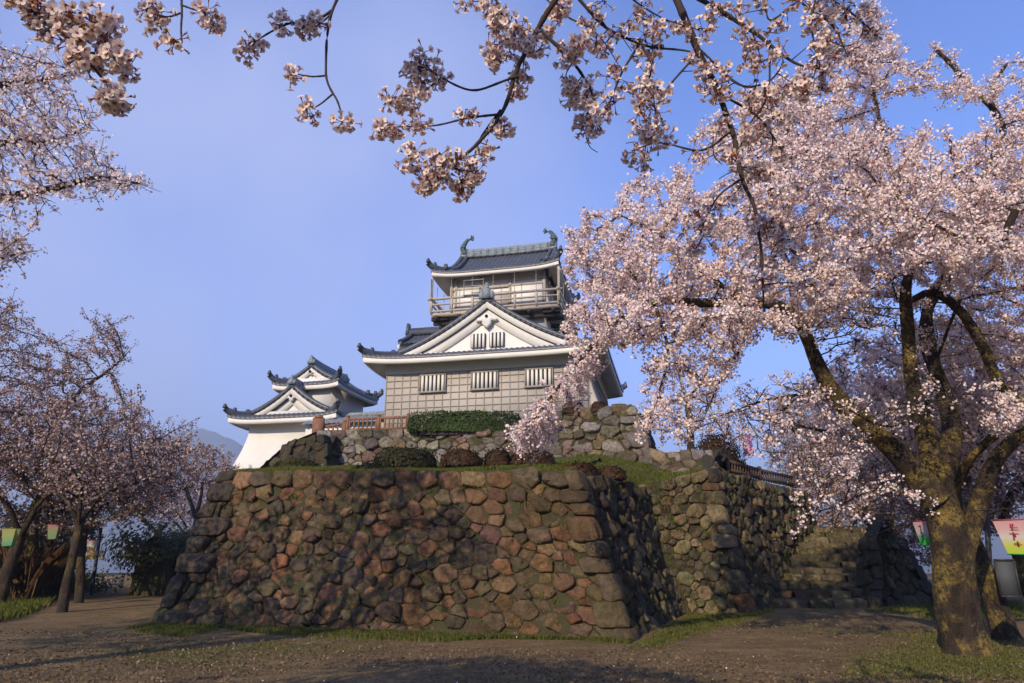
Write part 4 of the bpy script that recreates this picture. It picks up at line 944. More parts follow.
def twig(pts, r0, r1, start=None, cl=(), nfl=(6, 10), side=0, sl=.12):
    q = LP(*pts)
    if start is not None: q = np.vstack((start, q[0] + (q[0] - q[1]) * 2.2 + Z(0, -.1, .02), q))
    n = max(10, int(len(q) * 7)); sp = spline(q, n); rd = r0 + (r1 - r0) * np.linspace(0, 1, n)
    sp = sp + np.column_stack([wav(sp, 9, 300 + len(spots) + c, 2) for c in range(3)]) * .006
    kn = 1 + .16 * (np.arange(n) % 4 == 0); tw.tube(sp - b0, rd * kn, 7 if r0 > .008 else 5)
    vis = sp[len(sp) // 3 if start is not None else 0:]
    for k in range(side):
        i = g.integers(len(vis) // 6, len(vis)); d = g.normal(size=3); d[2] -= .25; d /= np.linalg.norm(d); e = vis[i] + d * sl * g.uniform(.4, 1.3)
        m_ = (vis[i] + e) / 2 + g.normal(scale=.012, size=3); tw.tube(spline(np.stack((vis[i], m_, e)), 7) - b0, np.linspace(min(r1 * 1.3, .0035), .0018, 7), 4)
        if g.random() < .75: spots.append((e, int(g.integers(*nfl)), d))
    for f in cl: spots.append((vis[int(f * (len(vis) - 1))], int(g.integers(*nfl)), None))
S1, S2, S3 = Z(.75, .9, 4.6), Z(-1.2, .6, 4.4), Z(.9, -.6, 4.7)
# arching bough left of the middle
twig([(572, -30, 2.1), (546, 14, 2.15), (530, 48, 2.2), (515, 78, 2.2), (502, 112, 2.2), (470, 150, 2.2), (441, 168, 2.2), (421, 181, 2.2)], .014, .004, S1, (.75, .88, .95, 1), side=9, sl=.10)
twig([(516, 76, 2.2), (470, 88, 2.15), (430, 70, 2.15), (412, 62, 2.15)], .005, .0025, None, (.62, .8, 1), side=3, sl=.07)
twig([(500, 115, 2.2), (468, 118, 2.2), (430, 126, 2.2), (388, 128, 2.2)], .005, .0022, None, (.35, .96, 1), side=2, sl=.06)
twig([(441, 78, 2.15), (420, 92, 2.15), (394, 96, 2.15)], .004, .002, None, (.6, 1), side=1, sl=.05)
twig([(540, 30, 2.18), (572, 62, 2.2), (590, 92, 2.2), (594, 122, 2.2)], .008, .003, None, (.3, .6, .85, 1), side=6, sl=.09)
twig([(502, 112, 2.2), (480, 140, 2.25), (470, 172, 2.25), (462, 188, 2.25)], .005, .002, None, (.7, .9, 1), side=2, sl=.06)
twig([(452, 160, 2.2), (425, 150, 2.2), (412, 162, 2.2)], .004, .002, None, (.8, 1), side=2, sl=.06)
# dark thick bough in the middle right
twig([(668, -30, 2.4), (690, 34, 2.45), (714, 84, 2.5), (734, 134, 2.5), (742, 178, 2.5), (756, 214, 2.5), (762, 262, 2.5), (764, 312, 2.5)], .021, .003, S1, (.7, .9), side=14, sl=.12)
twig([(560, -24, 2.3), (600, 22, 2.35), (640, 45, 2.4), (690, 52, 2.4)], .008, .004, None, (.3, .5, .7, 1), side=8, sl=.1)
twig([(672, -20, 2.4), (730, 18, 2.4), (770, 46, 2.4), (798, 66, 2.4), (826, 70, 2.4)], .011, .003, None, (.2, .6, 1), side=9, sl=.11)
twig([(700, 50, 2.5), (740, 85, 2.45), (770, 82, 2.45), (784, 66, 2.45)], .006, .003, None, (.5,), side=5, sl=.09)
twig([(734, 130, 2.5), (700, 150, 2.5), (660, 142, 2.5), (632, 150, 2.5)], .006, .002, None, (.4, .7, 1), side=5, sl=.09)
twig([(720, 95, 2.5), (760, 118, 2.5), (782, 150, 2.5)], .006, .003, None, (.6, 1), side=4, sl=.09)
twig([(640, 46, 2.4), (622, 72, 2.4), (606, 110, 2.4), (585, 132, 2.4)], .006, .002, None, (.4, .6, .8, 1), side=6, sl=.08)
twig([(742, 178, 2.5), (715, 200, 2.5), (700, 235, 2.5)], .005, .002, None, (.6, 1), side=3, sl=.08)
twig([(756, 214, 2.5), (782, 228, 2.5), (792, 250, 2.5)], .005, .002, None, (.8, 1), side=3, sl=.08)
# right top spray
twig([(760, -40, 2.5), (800, 0, 2.5), (835, 30, 2.5), (852, 66, 2.5)], .009, .003, Z(3.2, -.6, 5.2), (.5, .75, 1), side=9, sl=.11)
twig([(800, 0, 2.5), (770, 20, 2.5), (765, 0, 2.5)], .005, .003, None, (.5, 1), side=4, sl=.09)
twig([(490, -30, 2.2), (500, 10, 2.2), (520, 35, 2.2)], .006, .003, None, (.5, .8, 1), side=6, sl=.09)
twig([(800, -20, 2.5), (840, 5, 2.5), (872, 30, 2.5)], .006, .003, None, (.5, .8, 1), side=8, sl=.10)
for a_, b_2, c_2, d_2, sd_ in (((520, -30), (560, 12), (592, 30), (618, 66), 3), ((600, -30), (640, 4), (668, 22), (700, 30), 3), ((700, -30), (716, 4), (750, 30), (760, 62), 3), ((480, -30), (486, 4), (496, 34), (490, 58), 4),
                               ((640, 40), (652, 70), (640, 100), (646, 128), 2), ((770, 40), (768, 90), (752, 120), (740, 150), 2), ((690, 60), (668, 86), (655, 112), (662, 140), 2), ((820, -30), (812, 20), (818, 60), (806, 96), 3)):
    twig([(*a_, 2.35), (*b_2, 2.35), (*c_2, 2.35), (*d_2, 2.35)], .005, .002, None, (.4, .6, .8, 1), side=sd_, sl=.09)
# thin hanging twigs on the left
twig([(345, -30, 2.2), (331, 18, 2.2), (327, 75, 2.2), (338, 103, 2.2), (342, 124, 2.2)], .008, .003, S2, (1,), side=0)
twig([(328, 76, 2.2), (312, 78, 2.2), (294, 74, 2.2)], .004, .002, None, (1,))
twig([(334, 95, 2.2), (322, 104, 2.2), (310, 110, 2.2)], .004, .002, None, (1,))
twig([(330, 10, 2.2), (310, 22, 2.2), (288, 24, 2.2), (265, 38, 2.2), (248, 52, 2.2)], .006, .0025, None, (.55, .85, 1), side=1, sl=.05)
twig([(329, 14, 2.2), (318, 24, 2.2), (308, 30, 2.2)], .004, .002, None, (.9, 1))
twig([(178, -30, 2.0), (182, 6, 2.0), (183, 28, 2.0), (184, 45, 2.0)], .006, .003, S2, (1,))
twig([(183, 12, 2.0), (168, 16, 2.0), (152, 14, 2.0)], .004, .002, None, (.8, 1))
twig([(182, 4, 2.0), (196, 10, 2.0), (210, 14, 2.0)], .004, .002, None, (.9, 1))
twig([(28, -40, 1.6), (40, 14, 1.6), (74, 40, 1.6), (98, 72, 1.6), (114, 96, 1.6)], .007, .003, S2, (.55, .6, .66, .95, 1, 1), side=2, sl=.04)
twig([(50, 26, 1.6), (70, 20, 1.6), (90, 26, 1.6), (104, 18, 1.6)], .004, .002, None, (.3, .6, .9, 1), side=2, sl=.04)
twig([(85, 52, 1.6), (105, 52, 1.6), (125, 54, 1.6)], .004, .002, None, (.9, 1))
twig([(20, -20, 1.6), (30, 2, 1.6), (38, 10, 1.6)], .004, .002, None, (.6, 1, 1), side=1, sl=.03)
for (c, nf, o_d) in spots:
    c = c + g.normal(scale=.008, size=3)
    for k in range(3 if c[0] < .25 else 2): umbel(pt, st_, c + g.normal(scale=.013, size=3) - b0, g, nf, size=.0165, out=None)
tw.build('twigs', MT['twig'], root0, True)
MT['stalk'] = mat_petal('flower_stalk'); st_.build('flower_stalks', MT['stalk'], root0); pt.build('blossom', MT['petal'], root0)
print('umbels', len(spots))
# unseen blossom masses behind and above the viewer, added to shade the path
def out_of_view(C): return (C[:, 2] - CAMH) > np.maximum(C[:, 1], -3) * 1.0 + .9 + .0 * C[:, 0]
def shade_crown(parent, O, A, seed, n, fr=.05, rep=9):
    g_ = np.random.default_rng(seed); A = A[out_of_view(A) | (A[:, 1] < -.5)]; C = np.repeat(A[:n], rep, 0) + g_.normal(scale=.12, size=(min(n, len(A)) * rep, 3)); mb = MB(); flowers(mb, C - O, fr, seed, BLOOM); return mb.build('crown', MT['petal'], parent)
shade_crown(root0, b0, np.vstack((ell((-5.4, .2, 4.7), (3.2, 1.7, .8), 800, 301, .65), ell((3.6, -1.6, 6.4), (1.6, 1.6, .9), 60, 303, .6))), 302, 2600)

# ------------------------------------------------------------------ shrubs, hedge, grass
AZ = [(.085, .04, .022, 4), (.06, .035, .02, 3), (.05, .045, .018, 3), (.12, .055, .03, 1.5), (.035, .022, .014, 2)]
AZG = [(.045, .048, .018, 4), (.035, .036, .014, 3), (.075, .05, .025, 2), (.02, .02, .01, 2)]
HG = [(.045, .075, .02, 4), (.06, .095, .026, 3), (.03, .05, .015, 2), (.085, .115, .03, 1.5)]
def shrub(label, px, py, w, h, Y, pal=AZ, depth=None, boxy=2.4, n=2600, lr=.04, seed=1, name='azalea_shrub', group='clipped azalea shrubs', cat='shrub'):
    b = P(px, py, Y) - Z(0, 0, .10); k = np.linalg.norm(P(px + 1, py, Y) - P(px, py, Y)); rx, rz = w * k / 2, h * k; ry = depth or rx * .8
    root = thing(name, label, cat, tuple(b), group=group); g = np.random.default_rng(seed)
    d = g.normal(size=(n, 3)); d[:, 2] = abs(d[:, 2]) * .9 + .02 ; d /= ((abs(d) ** boxy).sum(1, keepdims=True)) ** (1 / boxy)
    f = 1 - .22 * g.random((n, 1)) ** 2 + (g.random((n, 1)) < .07) * g.uniform(0, .22 if boxy < 5.5 else .08, (n, 1)); q = d * f; lump = 1 + (.16 if boxy < 5.5 else .05) * wav(d * (rx, ry, rz), 2.2, seed, 3)[:, None]
    V = q * lump * (rx, ry, rz); mb = MB(); flowers(mb, V, lr, seed, pal, 4, up=d * .6); mb.build('foliage', MT['leaf'], root)
    st = MB()
    for j in range(14):
        a = g.uniform(0, 6.28); rr_ = g.uniform(.2, .75); st.tube(spline([(0, 0, -.15), (cos(a) * rx * rr_ * .5, sin(a) * ry * rr_ * .5, rz * .4), (cos(a) * rx * rr_, sin(a) * ry * rr_, rz * .8)], 5), np.linspace(.022, .008, 5), 4)
    th = np.linspace(0, pi / 2, 7)[:, None]; ph = np.linspace(0, 2 * pi, 17)[None]
    D_ = np.stack((np.sin(th) * np.cos(ph), np.sin(th) * np.sin(ph), np.cos(th) + 0 * ph), -1); D_ = D_ / ((abs(D_) ** boxy).sum(-1, keepdims=True)) ** (1 / boxy)
    st.grid(D_ * np.array((rx, ry, rz)) * .76 - (0, 0, .1), flip=True); st.build('stems', MT['twig'], root); return root
shrub('wide dark green azalea mound at the left end of the grass ledge', 404, 465, 64, 20, 17.6, AZG, seed=1)
shrub('low dark shrub spreading on the mossy stones left of the azalea row', 374, 473, 44, 13, 17.2, AZG, seed=2)
shrub('flat reddish brown azalea, second in the row along the grass ledge', 462, 463, 42, 16, 17.2, seed=3)
shrub('taller round azalea in the middle of the row on the grass ledge', 498, 462, 29, 19, 17.0, seed=4)
shrub('boxy clipped reddish azalea just right of the round one', 533, 463, 42, 16, 16.8, boxy=5, seed=5)
shrub('big dark azalea sitting over the corner of the front rampart', 578, 480, 50, 22, 15.4, seed=6)
shrub('small brown azalea right of the rampart corner, beside the lawn slope', 612, 475, 28, 12, 16.6, seed=7)
shrub('brown round shrub on the upper wall near the keep corner, the left one', 573, 411, 23, 14, 24.4, seed=8, group='round shrubs on top of the upper wall')
shrub('brown round shrub on the upper wall near the keep corner, the right one', 599, 410, 20, 11, 24.2, seed=9, group='round shrubs on top of the upper wall')
shrub('large brown shrub on the terrace above the tan rampart', 716, 464, 52, 30, 22.5, seed=10, lr=.04, name='terrace_shrub', group=None)
shrub('straggly olive bush on the dark mossy stone block', 296, 470, 50, 12, 23.6, [(.075, .065, .02, 3), (.05, .05, .018, 3), (.10, .075, .03, 1)], seed=11, name='olive_bush', group=None)
shrub('long clipped dark green hedge on top of the upper wall below the keep', 464, 431, 108, 21, 25.4, HG, depth=.55, boxy=9, n=9000, lr=.035, seed=12, name='clipped_hedge', group=None, cat='hedge')

GR = [(.12, .15, .028, 4), (.15, .18, .036, 3), (.095, .115, .024, 3), (.21, .165, .06, 3)]
GRL = [(.13, .155, .026, 4), (.16, .18, .036, 3), (.11, .12, .024, 2), (.19, .16, .05, 1)]
def blades(mb, C, h, w, seed, pal):
    g = np.random.default_rng(seed); n = len(C); a = g.uniform(0, 6.28, n); hh = h * g.uniform(.5, 1.3, n); d = np.stack((np.cos(a), np.sin(a), 0 * a), 1); l = np.stack((-np.sin(a), np.cos(a), 0 * a), 1) * (hh * g.uniform(.1, .7, n))[:, None]
    up = np.array((0, 0, 1.)) * hh[:, None]
    V = np.stack((C - d * w, C + d * w, C + up * .6 + l * .4 + d * w * .7, C + up + l, C + up * .6 + l * .4 - d * w * .7), 1)
    p = np.array([q[:3] for q in pal]); wt = np.array([q[3] for q in pal]); c = p[g.choice(len(p), n, p=wt / wt.sum())] * g.uniform(.8, 1.15, (n, 1))
    mb.add(V.reshape(-1, 3), np.arange(n * 5).reshape(n, 5), np.repeat(c, 5, 0))
def ground_px(poly, n, seed, soft=3.):
    g = np.random.default_rng(seed); q = np.asarray(poly, float); p = g.uniform(q.min(0), q.max(0), (n * 4, 2)); i, d = in_poly(p, q); p = p[i & (g.random(len(p)) < np.clip(d / soft, .05, 1))][:n]
    u = (p[:, 0] - 512) / FPX; v = (341.5 - p[:, 1]) / FPX; y = cos(PITCH) - v * sin(PITCH); z = sin(PITCH) + v * cos(PITCH); t = -CAMH / z
    return np.stack((u * t, y * t, 0 * t - .01), 1)
g = np.random.default_rng(5); nf = unit(Z(A0[1] - B0[1], -(A0[0] - B0[0]), 0)); mb = MB()
s = g.random(30000); off = np.abs(g.normal(scale=.42, size=30000)); C = B0 + (A0 - B0) * s[:, None] + nf * (off + .02)[:, None]; C[:, 2] = -.01
C = C[wav(C, .8, 8, 3) > -.75 + off[:len(C)] * .9]; blades(mb, C, .075, .006, 1, GR)
blades(mb, ground_px([(625, 650), (690, 611), (772, 607), (778, 616), (722, 631), (660, 650)], 22000, 3, 16), .06, .006, 2, GR)
CM = ground_px([(-30, 624), (400, 640), (640, 648), (1044, 620), (1044, 690), (-30, 690)], 60000, 77, 2); CM = CM[wav(CM, .55, 78, 4) > .42]; blades(mb, CM, .03, .006, 79, GR)
blades(mb, ground_px([(128, 632), (158, 622), (230, 628), (180, 640)], 5000, 4, 4), .07, .006, 3, GR)
blades(mb, ground_px([(850, 652), (930, 632), (1024, 640), (1024, 683), (840, 683)], 15000, 5, 26), .05, .006, 4, GR)
blades(mb, ground_px([(-40, 628), (-40, 600), (62, 596), (48, 608), (20, 618)], 9000, 6, 5), .17, .012, 5, GRL)
blades(mb, ground_px([(860, 612), (940, 598), (1024, 600), (1024, 620), (940, 622)], 9000, 7, 5), .08, .012, 6, GR)
gr = mb.build('grass', MT['leaf']); gr['kind'] = 'stuff'
mb = MB()
for G, n, vmax, sd_ in ((G_led, 42000, .55, 1), (G_led2, 60000, 1., 2)):
    g = np.random.default_rng(sd_); u = g.random(n) * (G.shape[1] - 1.01); v = g.random(n) ** 1.3 * vmax * (G.shape[0] - 1.01); i, j = v.astype(int), u.astype(int); fv, fu = (v - i)[:, None], (u - j)[:, None]
    C = G[i, j] * (1 - fv) * (1 - fu) + G[i + 1, j] * fv * (1 - fu) + G[i, j + 1] * (1 - fv) * fu + G[i + 1, j + 1] * fv * fu; C = C[wav(C, .7, 17, 3) > -.55]; blades(mb, C, .085, .008, sd_, GRL)
lg = mb.build('terrace_grass', MT['leaf']); lg['kind'] = 'stuff'
# fallen petals
mb = MB(); C = ground_px([(-20, 640), (1044, 625), (1044, 700), (-20, 700)], 160, 9, 1); C[:, 2] = .045; flowers(mb, C, .011, 3, [(.80, .66, .62, 3), (.6, .45, .4, 2), (.4, .32, .25, 2)], 5, up=Z(0, 0, 1.5)); fp = mb.build('fallen_petals', MT['petal']); fp['kind'] = 'stuff'
# loose gravel on the path
mb = MB(); g = np.random.default_rng(64); C = ground_px([(-20, 628), (600, 652), (760, 618), (900, 612), (1044, 640), (1044, 700), (-20, 700)], 16000, 65, 1); C[:, 2] = .022 + .03 * 0
flowers(mb, C, .014, 66, [(.22, .155, .085, 3), (.17, .12, .07, 3), (.12, .085, .05, 3), (.27, .20, .12, 1)], 6, up=Z(0, 0, 1.2), sizes=(.5, 1.6)); gv = mb.build('gravel', MT['leaf']); gv['kind'] = 'stuff'
# low moss and weeds in the wall joints
mb = MB(); g = np.random.default_rng(31)
for (q, n) in (((B0, A0, A1, B1), 260), ((A0, C0, C1, A1), 120), ((C0, D0, D1, C1), 130), ((D0, F0, F1, D1), 200), ((U0, U1, U2, U3), 160), ((G0, G1, G2, G3), 120)):
    b0_, b1_, t1_, t0_ = q; nn = unit(np.cross(b1_ - b0_, t0_ - b0_))
    for _ in range(n):
        s, t = g.random(), g.random() ** 1.2; c = (b0_ * (1 - s) + b1_ * s) * (1 - t) + (t0_ * (1 - s) + t1_ * s) * t - nn * (.12 * sin(pi * t)) + nn * .0
        m_ = int(g.integers(10, 30)); blades(mb, c + g.normal(scale=.045, size=(m_, 3)), g.uniform(.04, .10), .006, int(g.integers(1e6)), GR)
wd = mb.build('wall_weeds', MT['leaf']); wd['kind'] = 'stuff'

MT['oldwood'] = mat_plain('old_brown_timber', (.095, .062, .042), (.07, .047, .035), 5, .8, .3, 25)
# ------------------------------------------------------------------ fences
def bars(specs, name, mat, par):
    b = MB()
    for a, c, w, h in specs: b.bar(a, c, w, h)
    return b.build(name, mat, par)
def fence(label, pts, H, mat, step=.17, group=None, rails=(.86, .2), pw=.11):
    o = np.array(pts[0]); root = thing('wooden_fence', label, 'fence', tuple(o), group=group); root['kind'] = 'thing'
    for a, b in zip(pts[:-1], pts[1:]):
        a, b = np.array(a) - o, np.array(b) - o; l = np.linalg.norm(b - a); n = int(l / step)
        for f in rails: bars([(a + Z(0, 0, H * f), b + Z(0, 0, H * f), .07, .09)], 'rail', mat, root)
        bars([(a + (b - a) * (k + .5) / n + Z(0, 0, -.02), a + (b - a) * (k + .5) / n + Z(0, 0, H * .93), .05, .07) for k in range(n)], 'pickets', mat, root)
    for p in pts:
        p = np.array(p) - o; b = MB(); b.box(p + Z(0, 0, H * .48), (pw, pw, H * 1.12)); b.box(p + Z(0, 0, H * 1.06), (pw * 1.35, pw * 1.35, .07), taper=.5); b.build('post', mat, root)
    return root
fence('reddish wooden picket fence on the upper wall between hedge and turret', [P(347, 433, 26.2), P(378, 432, 26.0), P(408, 431, 25.8)], .62, MT['redwood'])
fence('lower reddish wooden fence stepping down in front of the turret wall', [P(316, 441, 26.3), P(344, 437, 26.2)], .60, MT['redwood'])
b = MB(); e = P(317, 441, 26.2); o = b.box((0, 0, .42), (.42, .16, .95)).box((0, 0, .92), (.3, .16, .1)).build('gate_panel', MT['redwood']); o.location = e; tag(o, 'broad reddish wooden panel closing the left end of the lower fence', 'panel')
fence('brown wooden fence along the terrace above the stone stairs', [P(728, 472, 21.6), P(760, 480, 23.4), P(794, 487, 25.6)], .40, MT['oldwood'], .2)
fence('low weathered rail fence far down the left path', [P(80, 592, 30), P(100, 592, 30), P(120, 592, 30)], .6, MT['wood'], .6, rails=(.9, .5, .15))
# pink festival banner
e = P(745, 462, 24.5); bn = thing('festival_banner', 'small pink cloth banner on a pole above the terrace fence', 'banner', tuple(e))
b = MB(); b.tube([(0, 0, -.3), (0, 0, 1.1)], .02, 6); b.build('pole', MT['metal'], bn)
b = MB(); zq = np.linspace(.22, 1.02, 9); G = np.array([[(x, .05 * sin(z * 7 + x * 6), z) for x in np.linspace(.02, .34, 6)] for z in zq]); b.grid(G); b.grid(G + (0, .012, 0), flip=True)
MT['pinkcloth'] = mat_plain('pink_cloth', (.66, .32, .46), (.60, .28, .42), 4, .8); b.build('cloth', MT['pinkcloth'], bn)

# ------------------------------------------------------------------ paper lanterns
MT['paper'] = mat_petal('lantern_paper')
MT['lred'] = mat_plain('red_frame', (.42, .05, .05)); MT['lgreen'] = mat_plain('green_frame', (.04, .30, .06)); MT['lgrey'] = mat_plain('dark_frame', (.06, .05, .045))
MT['ink'] = mat_plain('red_ink', (.38, .03, .05)); MT['inkblack'] = mat_plain('dark_ink', (.05, .04, .05))
def lantern(label, px, py, Y, wpx, hpx, cols, ink='ink', frames=('lred', 'lgreen'), cord=.3, rz=.25, group='paper festival lanterns'):
    c = P(px, py, Y); k = np.linalg.norm(P(px + 1, py, Y) - c); w, h = wpx * k / 2, hpx * k; wb = w * .66
    root = thing('paper_lantern', label, 'lantern', tuple(c), rz, group); mb = MB(); zs = np.linspace(h / 2, -h / 2, 13); f = (h / 2 - zs) / h
    col = np.stack([np.interp(f, np.linspace(0, 1, len(cols)), [q[i] for q in cols]) for i in range(3)], 1)
    ws = w + (wb - w) * f
    for s in range(4):
        a = s * pi / 2; xs = np.linspace(-1, 1, 5); G = np.array([[(x * r_, -r_, z) for x in xs] for r_, z in zip(ws, zs)]) @ np.array([(cos(a), sin(a), 0), (-sin(a), cos(a), 0), (0, 0, 1)])
        mb.grid(G, np.repeat(col[:, None], 5, 1))
    mb.build('paper_shade', MT['paper'], root)
    for z, r_, fm, nm in ((h / 2, w, frames[0], 'top_frame'), (-h / 2, wb, frames[1], 'bottom_frame')):
        b = MB(); t = h * .035
        for s in (-1, 1): b.box((0, s * r_, z), (2 * r_ + t, t, t)); b.box((s * r_, 0, z), (t, 2 * r_ - t, t))
        b.build(nm, MT[fm], root)
    if ink:
        g_ = np.random.default_rng(int(px)); wm = (w + wb) / 2
        for s in (0, 3):
            b = MB(); a = s * pi / 2; Rm = np.array([(cos(a), sin(a), 0), (-sin(a), cos(a), 0), (0, 0, 1)])
            for ch in range(3):
                zc = h * (.27 - .22 * ch)
                for st_k in range(5):
                    hv = st_k % 2; L_ = wm * g_.uniform(.35, .62); cx, cz = g_.uniform(-.12, .12) * wm, zc + g_.uniform(-.08, .08) * h; fz = (h / 2 - cz) / h; yy = -(w + (wb - w) * fz) - .006
                    q = MB(); q.box((cx, yy, cz), (L_ if hv else wm * .1, .004, h * .016 if hv else h * g_.uniform(.07, .13)))
                    b.add(q.V[0] @ Rm, q.F[4])
            b.build('lettering', MT[ink], root)
    b = MB(); b.tube([(0, 0, h / 2), (0, 0, h / 2 + cord)], .006, 5); b.tube([(-w, 0, h / 2), (w, 0, h / 2)], .008, 5); b.build('cord', MT['lgrey'], root)
    return root
PW, WW, GG, YY = (.70, .40, .39), (.72, .66, .60), (.08, .55, .10), (.62, .66, .10)
lantern('large paper lantern at the right edge, pink above and yellow green below', 1023, 537, 9.6, 34, 33, [PW, (.72, .45, .42), WW, YY, (.45, .70, .08)], rz=.5)
lantern('paper lantern hanging left of the great trunk, pale pink with bright green foot', 928, 533, 14.0, 17, 23, [PW, (.72, .52, .50), (.62, .58, .56), GG, (.06, .62, .10)], ink='inkblack', rz=.2)
lantern('yellowish green paper lantern at the far left edge of the grove', 10, 537, 19, 12, 17, [(.40, .40, .14), (.42, .46, .16), (.30, .45, .2), (.12, .40, .22)], ink=None, frames=('lgrey', 'lgreen'))
lantern('dim green paper lantern half hidden under the left blossoms', 54, 532, 21, 10, 14, [(.45, .25, .22), (.30, .36, .18), (.24, .36, .18)], ink=None, frames=('lred', 'lgrey'))
lantern('white and green paper lantern beside the dark trunk of the left grove', 75, 544, 22, 8, 13, [WW, (.6, .6, .5), (.12, .5, .2), GG], ink=None, frames=('lred', 'lgreen'))
lp = [('pink and yellow paper lantern, upper one beside the leaning post', 92, 545, 8, 11, [PW, WW, YY]), ('square pink and yellow lantern in the middle of the post cluster', 92, 555, 8, 8, [PW, (.7, .5, .3), YY]),
      ('white paper lantern at the left of the post cluster', 85, 556, 5, 9, [WW, WW, PW]), ('white paper lantern at the right of the post cluster', 102, 555, 5, 8, [WW, WW, PW]), ('small yellowish lantern at the top of the leaning post', 100, 538, 5, 7, [WW, YY, YY])]
for lab, px, py, w_, h_, cl in lp: lantern(lab, px, py, 26, w_, h_, cl, ink=None, frames=('lred', 'lgrey'), cord=.12)
e = P(90, 602, 25.2); e[2] = 0; tp = P(101, 528, 25.8); pl = thing('lantern_post', 'thin dark leaning post carrying small lanterns by the left path', 'post', tuple(e))
b = MB(); b.tube(spline([(0, 0, -.1), (tp - e) * .5, tp - e], 8), .06, 8); b.build('pole', MT['pole'], pl)
for z, l in ((2.35, .55), (1.95, .5)):
    b = MB(); c_ = (tp - e) * (z / (tp - e)[2]); b.bar(c_ + Z(-l, 0, 0), c_ + Z(.2, 0, 0), .04, .04); b.build('cross_arm', MT['pole'], pl)
def cable(label, pts, n=30, r=.008):
    b = MB(); o = np.array(pts[0]); b.tube(spline(np.array(pts), n) - o, r, 5); q = b.build('lantern_cable', MT['lgrey']); q.location = o; tag(q, label, 'cable')
cable('black cable carrying the lanterns of the left grove', [P(-60, 515, 18.5), P(10, 522, 19), P(54, 520, 21), P(75, 532, 22), P(101, 530, 25.8)])
cable('black cable carrying the two lanterns beside the great cherry', [P(868, 538, 16.5), P(928, 513, 14), P(948, 512, 12), P(1023, 507, 9.6), P(1080, 490, 8.8)])
# park lamp behind the great cherry
e = P(988, 600, 14.5); e[2] = 0; lm = thing('park_lamp', 'thin dark lamp pole with a grey disc head among the blossoms', 'lamp', tuple(e)); hd = P(948, 356, 14.2) - e
b = MB(); top = P(976, 366, 14.5) - e; b.tube(spline([(0, 0, -.1), top * .5, top * .93, top, (top + hd) / 2 + Z(0, 0, .12), hd + Z(.1, 0, .05)], 30), np.linspace(.055, .03, 30), 8); b.build('pole', MT['pole'], lm)
b = MB(); b.tube(np.stack((hd + Z(0, -.06, -.02), hd + Z(0, -.03, 0), hd + Z(0, .05, .02), hd + Z(0, .09, .02))), (.11, .155, .155, .05), 20); b.build('lamp_head', MT['metal'], lm)
# grey board on the dark trunk
e = P(1007, 578, 12.5); bd = thing('notice_board', 'plain dark grey board fixed to the dark trunk at the right', 'board', tuple(e), -.3); b = MB(); b.box((0, 0, 0), (.26, .03, .58)); MT['slate'] = mat_plain('slate_board', (.075, .085, .095)); b.build('panel', MT['slate'], bd)
b = MB(); b.box((0, -.02, .3), (.3, .05, .03)).box((0, -.02, -.3), (.3, .05, .03)); b.box((-.145, -.02, 0), (.03, .05, .57)).box((.145, -.02, 0), (.03, .05, .57)); b.build('board_frame', MT['pole'], bd)

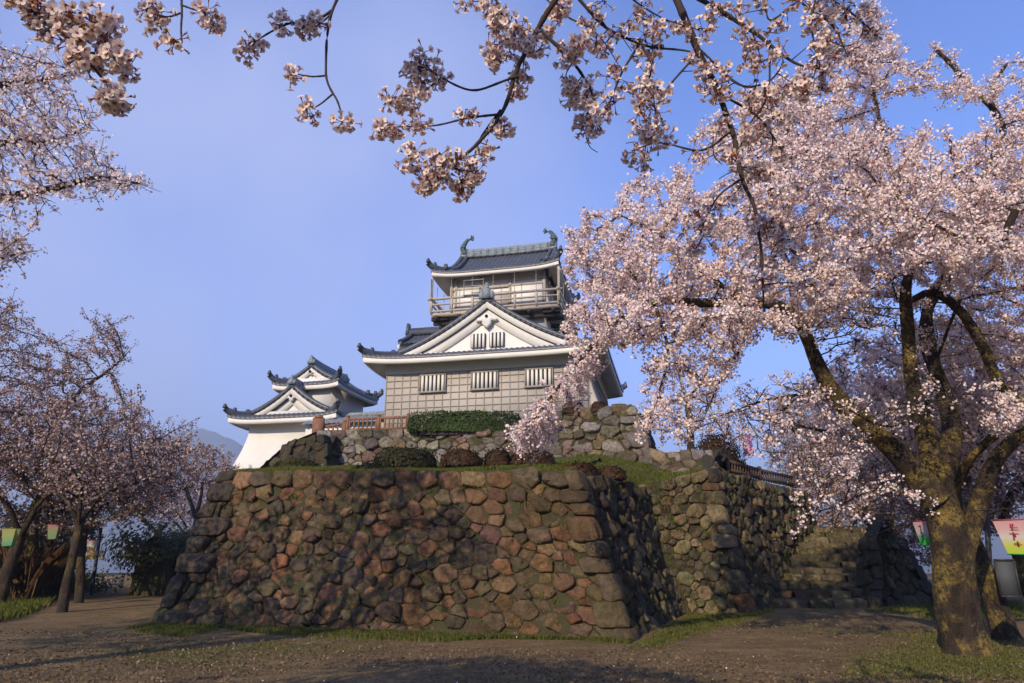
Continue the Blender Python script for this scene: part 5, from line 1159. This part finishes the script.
# ------------------------------------------------------------------ undergrowth on the left, ivy bank past the rampart
def leaf_mass(mb, c, r, n, lr, seed, pal, up=None):
    V = ell(c, r, n, seed, 0); V = V[V[:, 2] > -.05]; V *= 1; flowers(mb, V + np.column_stack([.25 * wav(V, 1.3, seed + k, 2) for k in range(3)]), lr, seed, pal, 4, up=up)
IV = [(.12, .125, .045, 4), (.15, .14, .055, 3), (.15, .115, .06, 2), (.085, .09, .035, 3)]
e = P(172, 585, 27); e[2] = 0; iv = thing('ivy_bank', 'dark ivy covered bank running back past the left end of the rampart', 'bank', tuple(e)); iv['kind'] = 'thing'
mb = MB(); g = np.random.default_rng(8); p0, p1 = Z(.1, -2, 0), Z(-4.2, 14, 0)
for k in range(26):
    f = k / 25; c = p0 * (1 - f) + p1 * f + g.normal(scale=.25, size=3); c[2] = g.uniform(.5, 1.5) + .5 * (1 - f); leaf_mass(mb, c, (1.1, 1.1, 1.05), 1100, .055, 400 + k, IV, Z(-.5, -1.0, .9))
mb.build('ivy', MT['leaf'], iv)
b = MB(); f = np.linspace(0, 1, 14); th = np.linspace(0, pi, 9); G = np.array([[p0 * (1 - q) + p1 * q + Z(cos(t) * .6, 0, sin(t) * (2.0 - .6 * q)) for t in th] for q in f]); b.grid(G); b.add(G[0], np.arange(9)[None]); b.add(G[-1], np.arange(9)[None]); b.build('earth_core', MT['earth'], iv)
mb = MB(); 
for k in range(70):
    q = ground_px([(-60, 606), (-60, 586), (60, 586), (78, 595), (40, 602)], 40, 500 + k)[0]; leaf_mass(mb, q + Z(0, g.uniform(0, 3), .1), (.7, .7, g.uniform(.3, .8)), 230, .05, 520 + k, IV + [(.09, .065, .03, 2)])
dry = [(.20, .11, .045, 3), (.14, .085, .04, 3), (.24, .15, .07, 1)]
C = ground_px([(-40, 606), (-40, 592), (56, 588), (64, 597), (30, 604)], 1500, 41); blades(mb, C, 1.5, .012, 42, dry)
ug = mb.build('undergrowth', MT['leaf']); ug['kind'] = 'stuff'

# a dark belt of evergreens closing the view behind the grove and behind the great cherry
EV = [(.028, .036, .016, 4), (.04, .046, .02, 3), (.05, .042, .026, 2), (.016, .02, .010, 3)]
for k, (px, Y, h, w, lab) in enumerate(((-20, 40, 4.2, 3.0, 'dark evergreen tree behind the far left lanterns'), (40, 44, 4.6, 3.2, 'dark evergreen tree behind the left grove, second from the edge'))):
    e = P(px, 560, Y); e[2] = 0; t_ = thing('evergreen_tree', lab, 'tree', tuple(e), group='dark evergreens behind the left grove')
    b = MB(); b.tube(spline([(0, 0, -.2), (.1, 0, h * .5), (0, .1, h * .9)], 8), np.linspace(.18, .05, 8), 8); b.build('trunk', MT['darkbark'], t_)
    mb = MB(); g = np.random.default_rng(700 + k)
    for j in range(22):
        c = Z(g.normal() * w * .42, g.normal() * .6, g.uniform(.2, 1) * h * .8); leaf_mass(mb, c, (w * .33, .9, h * .2), 420, .085, 720 + k * 30 + j, EV)
    mb.build('crown', MT['leaf'], t_)
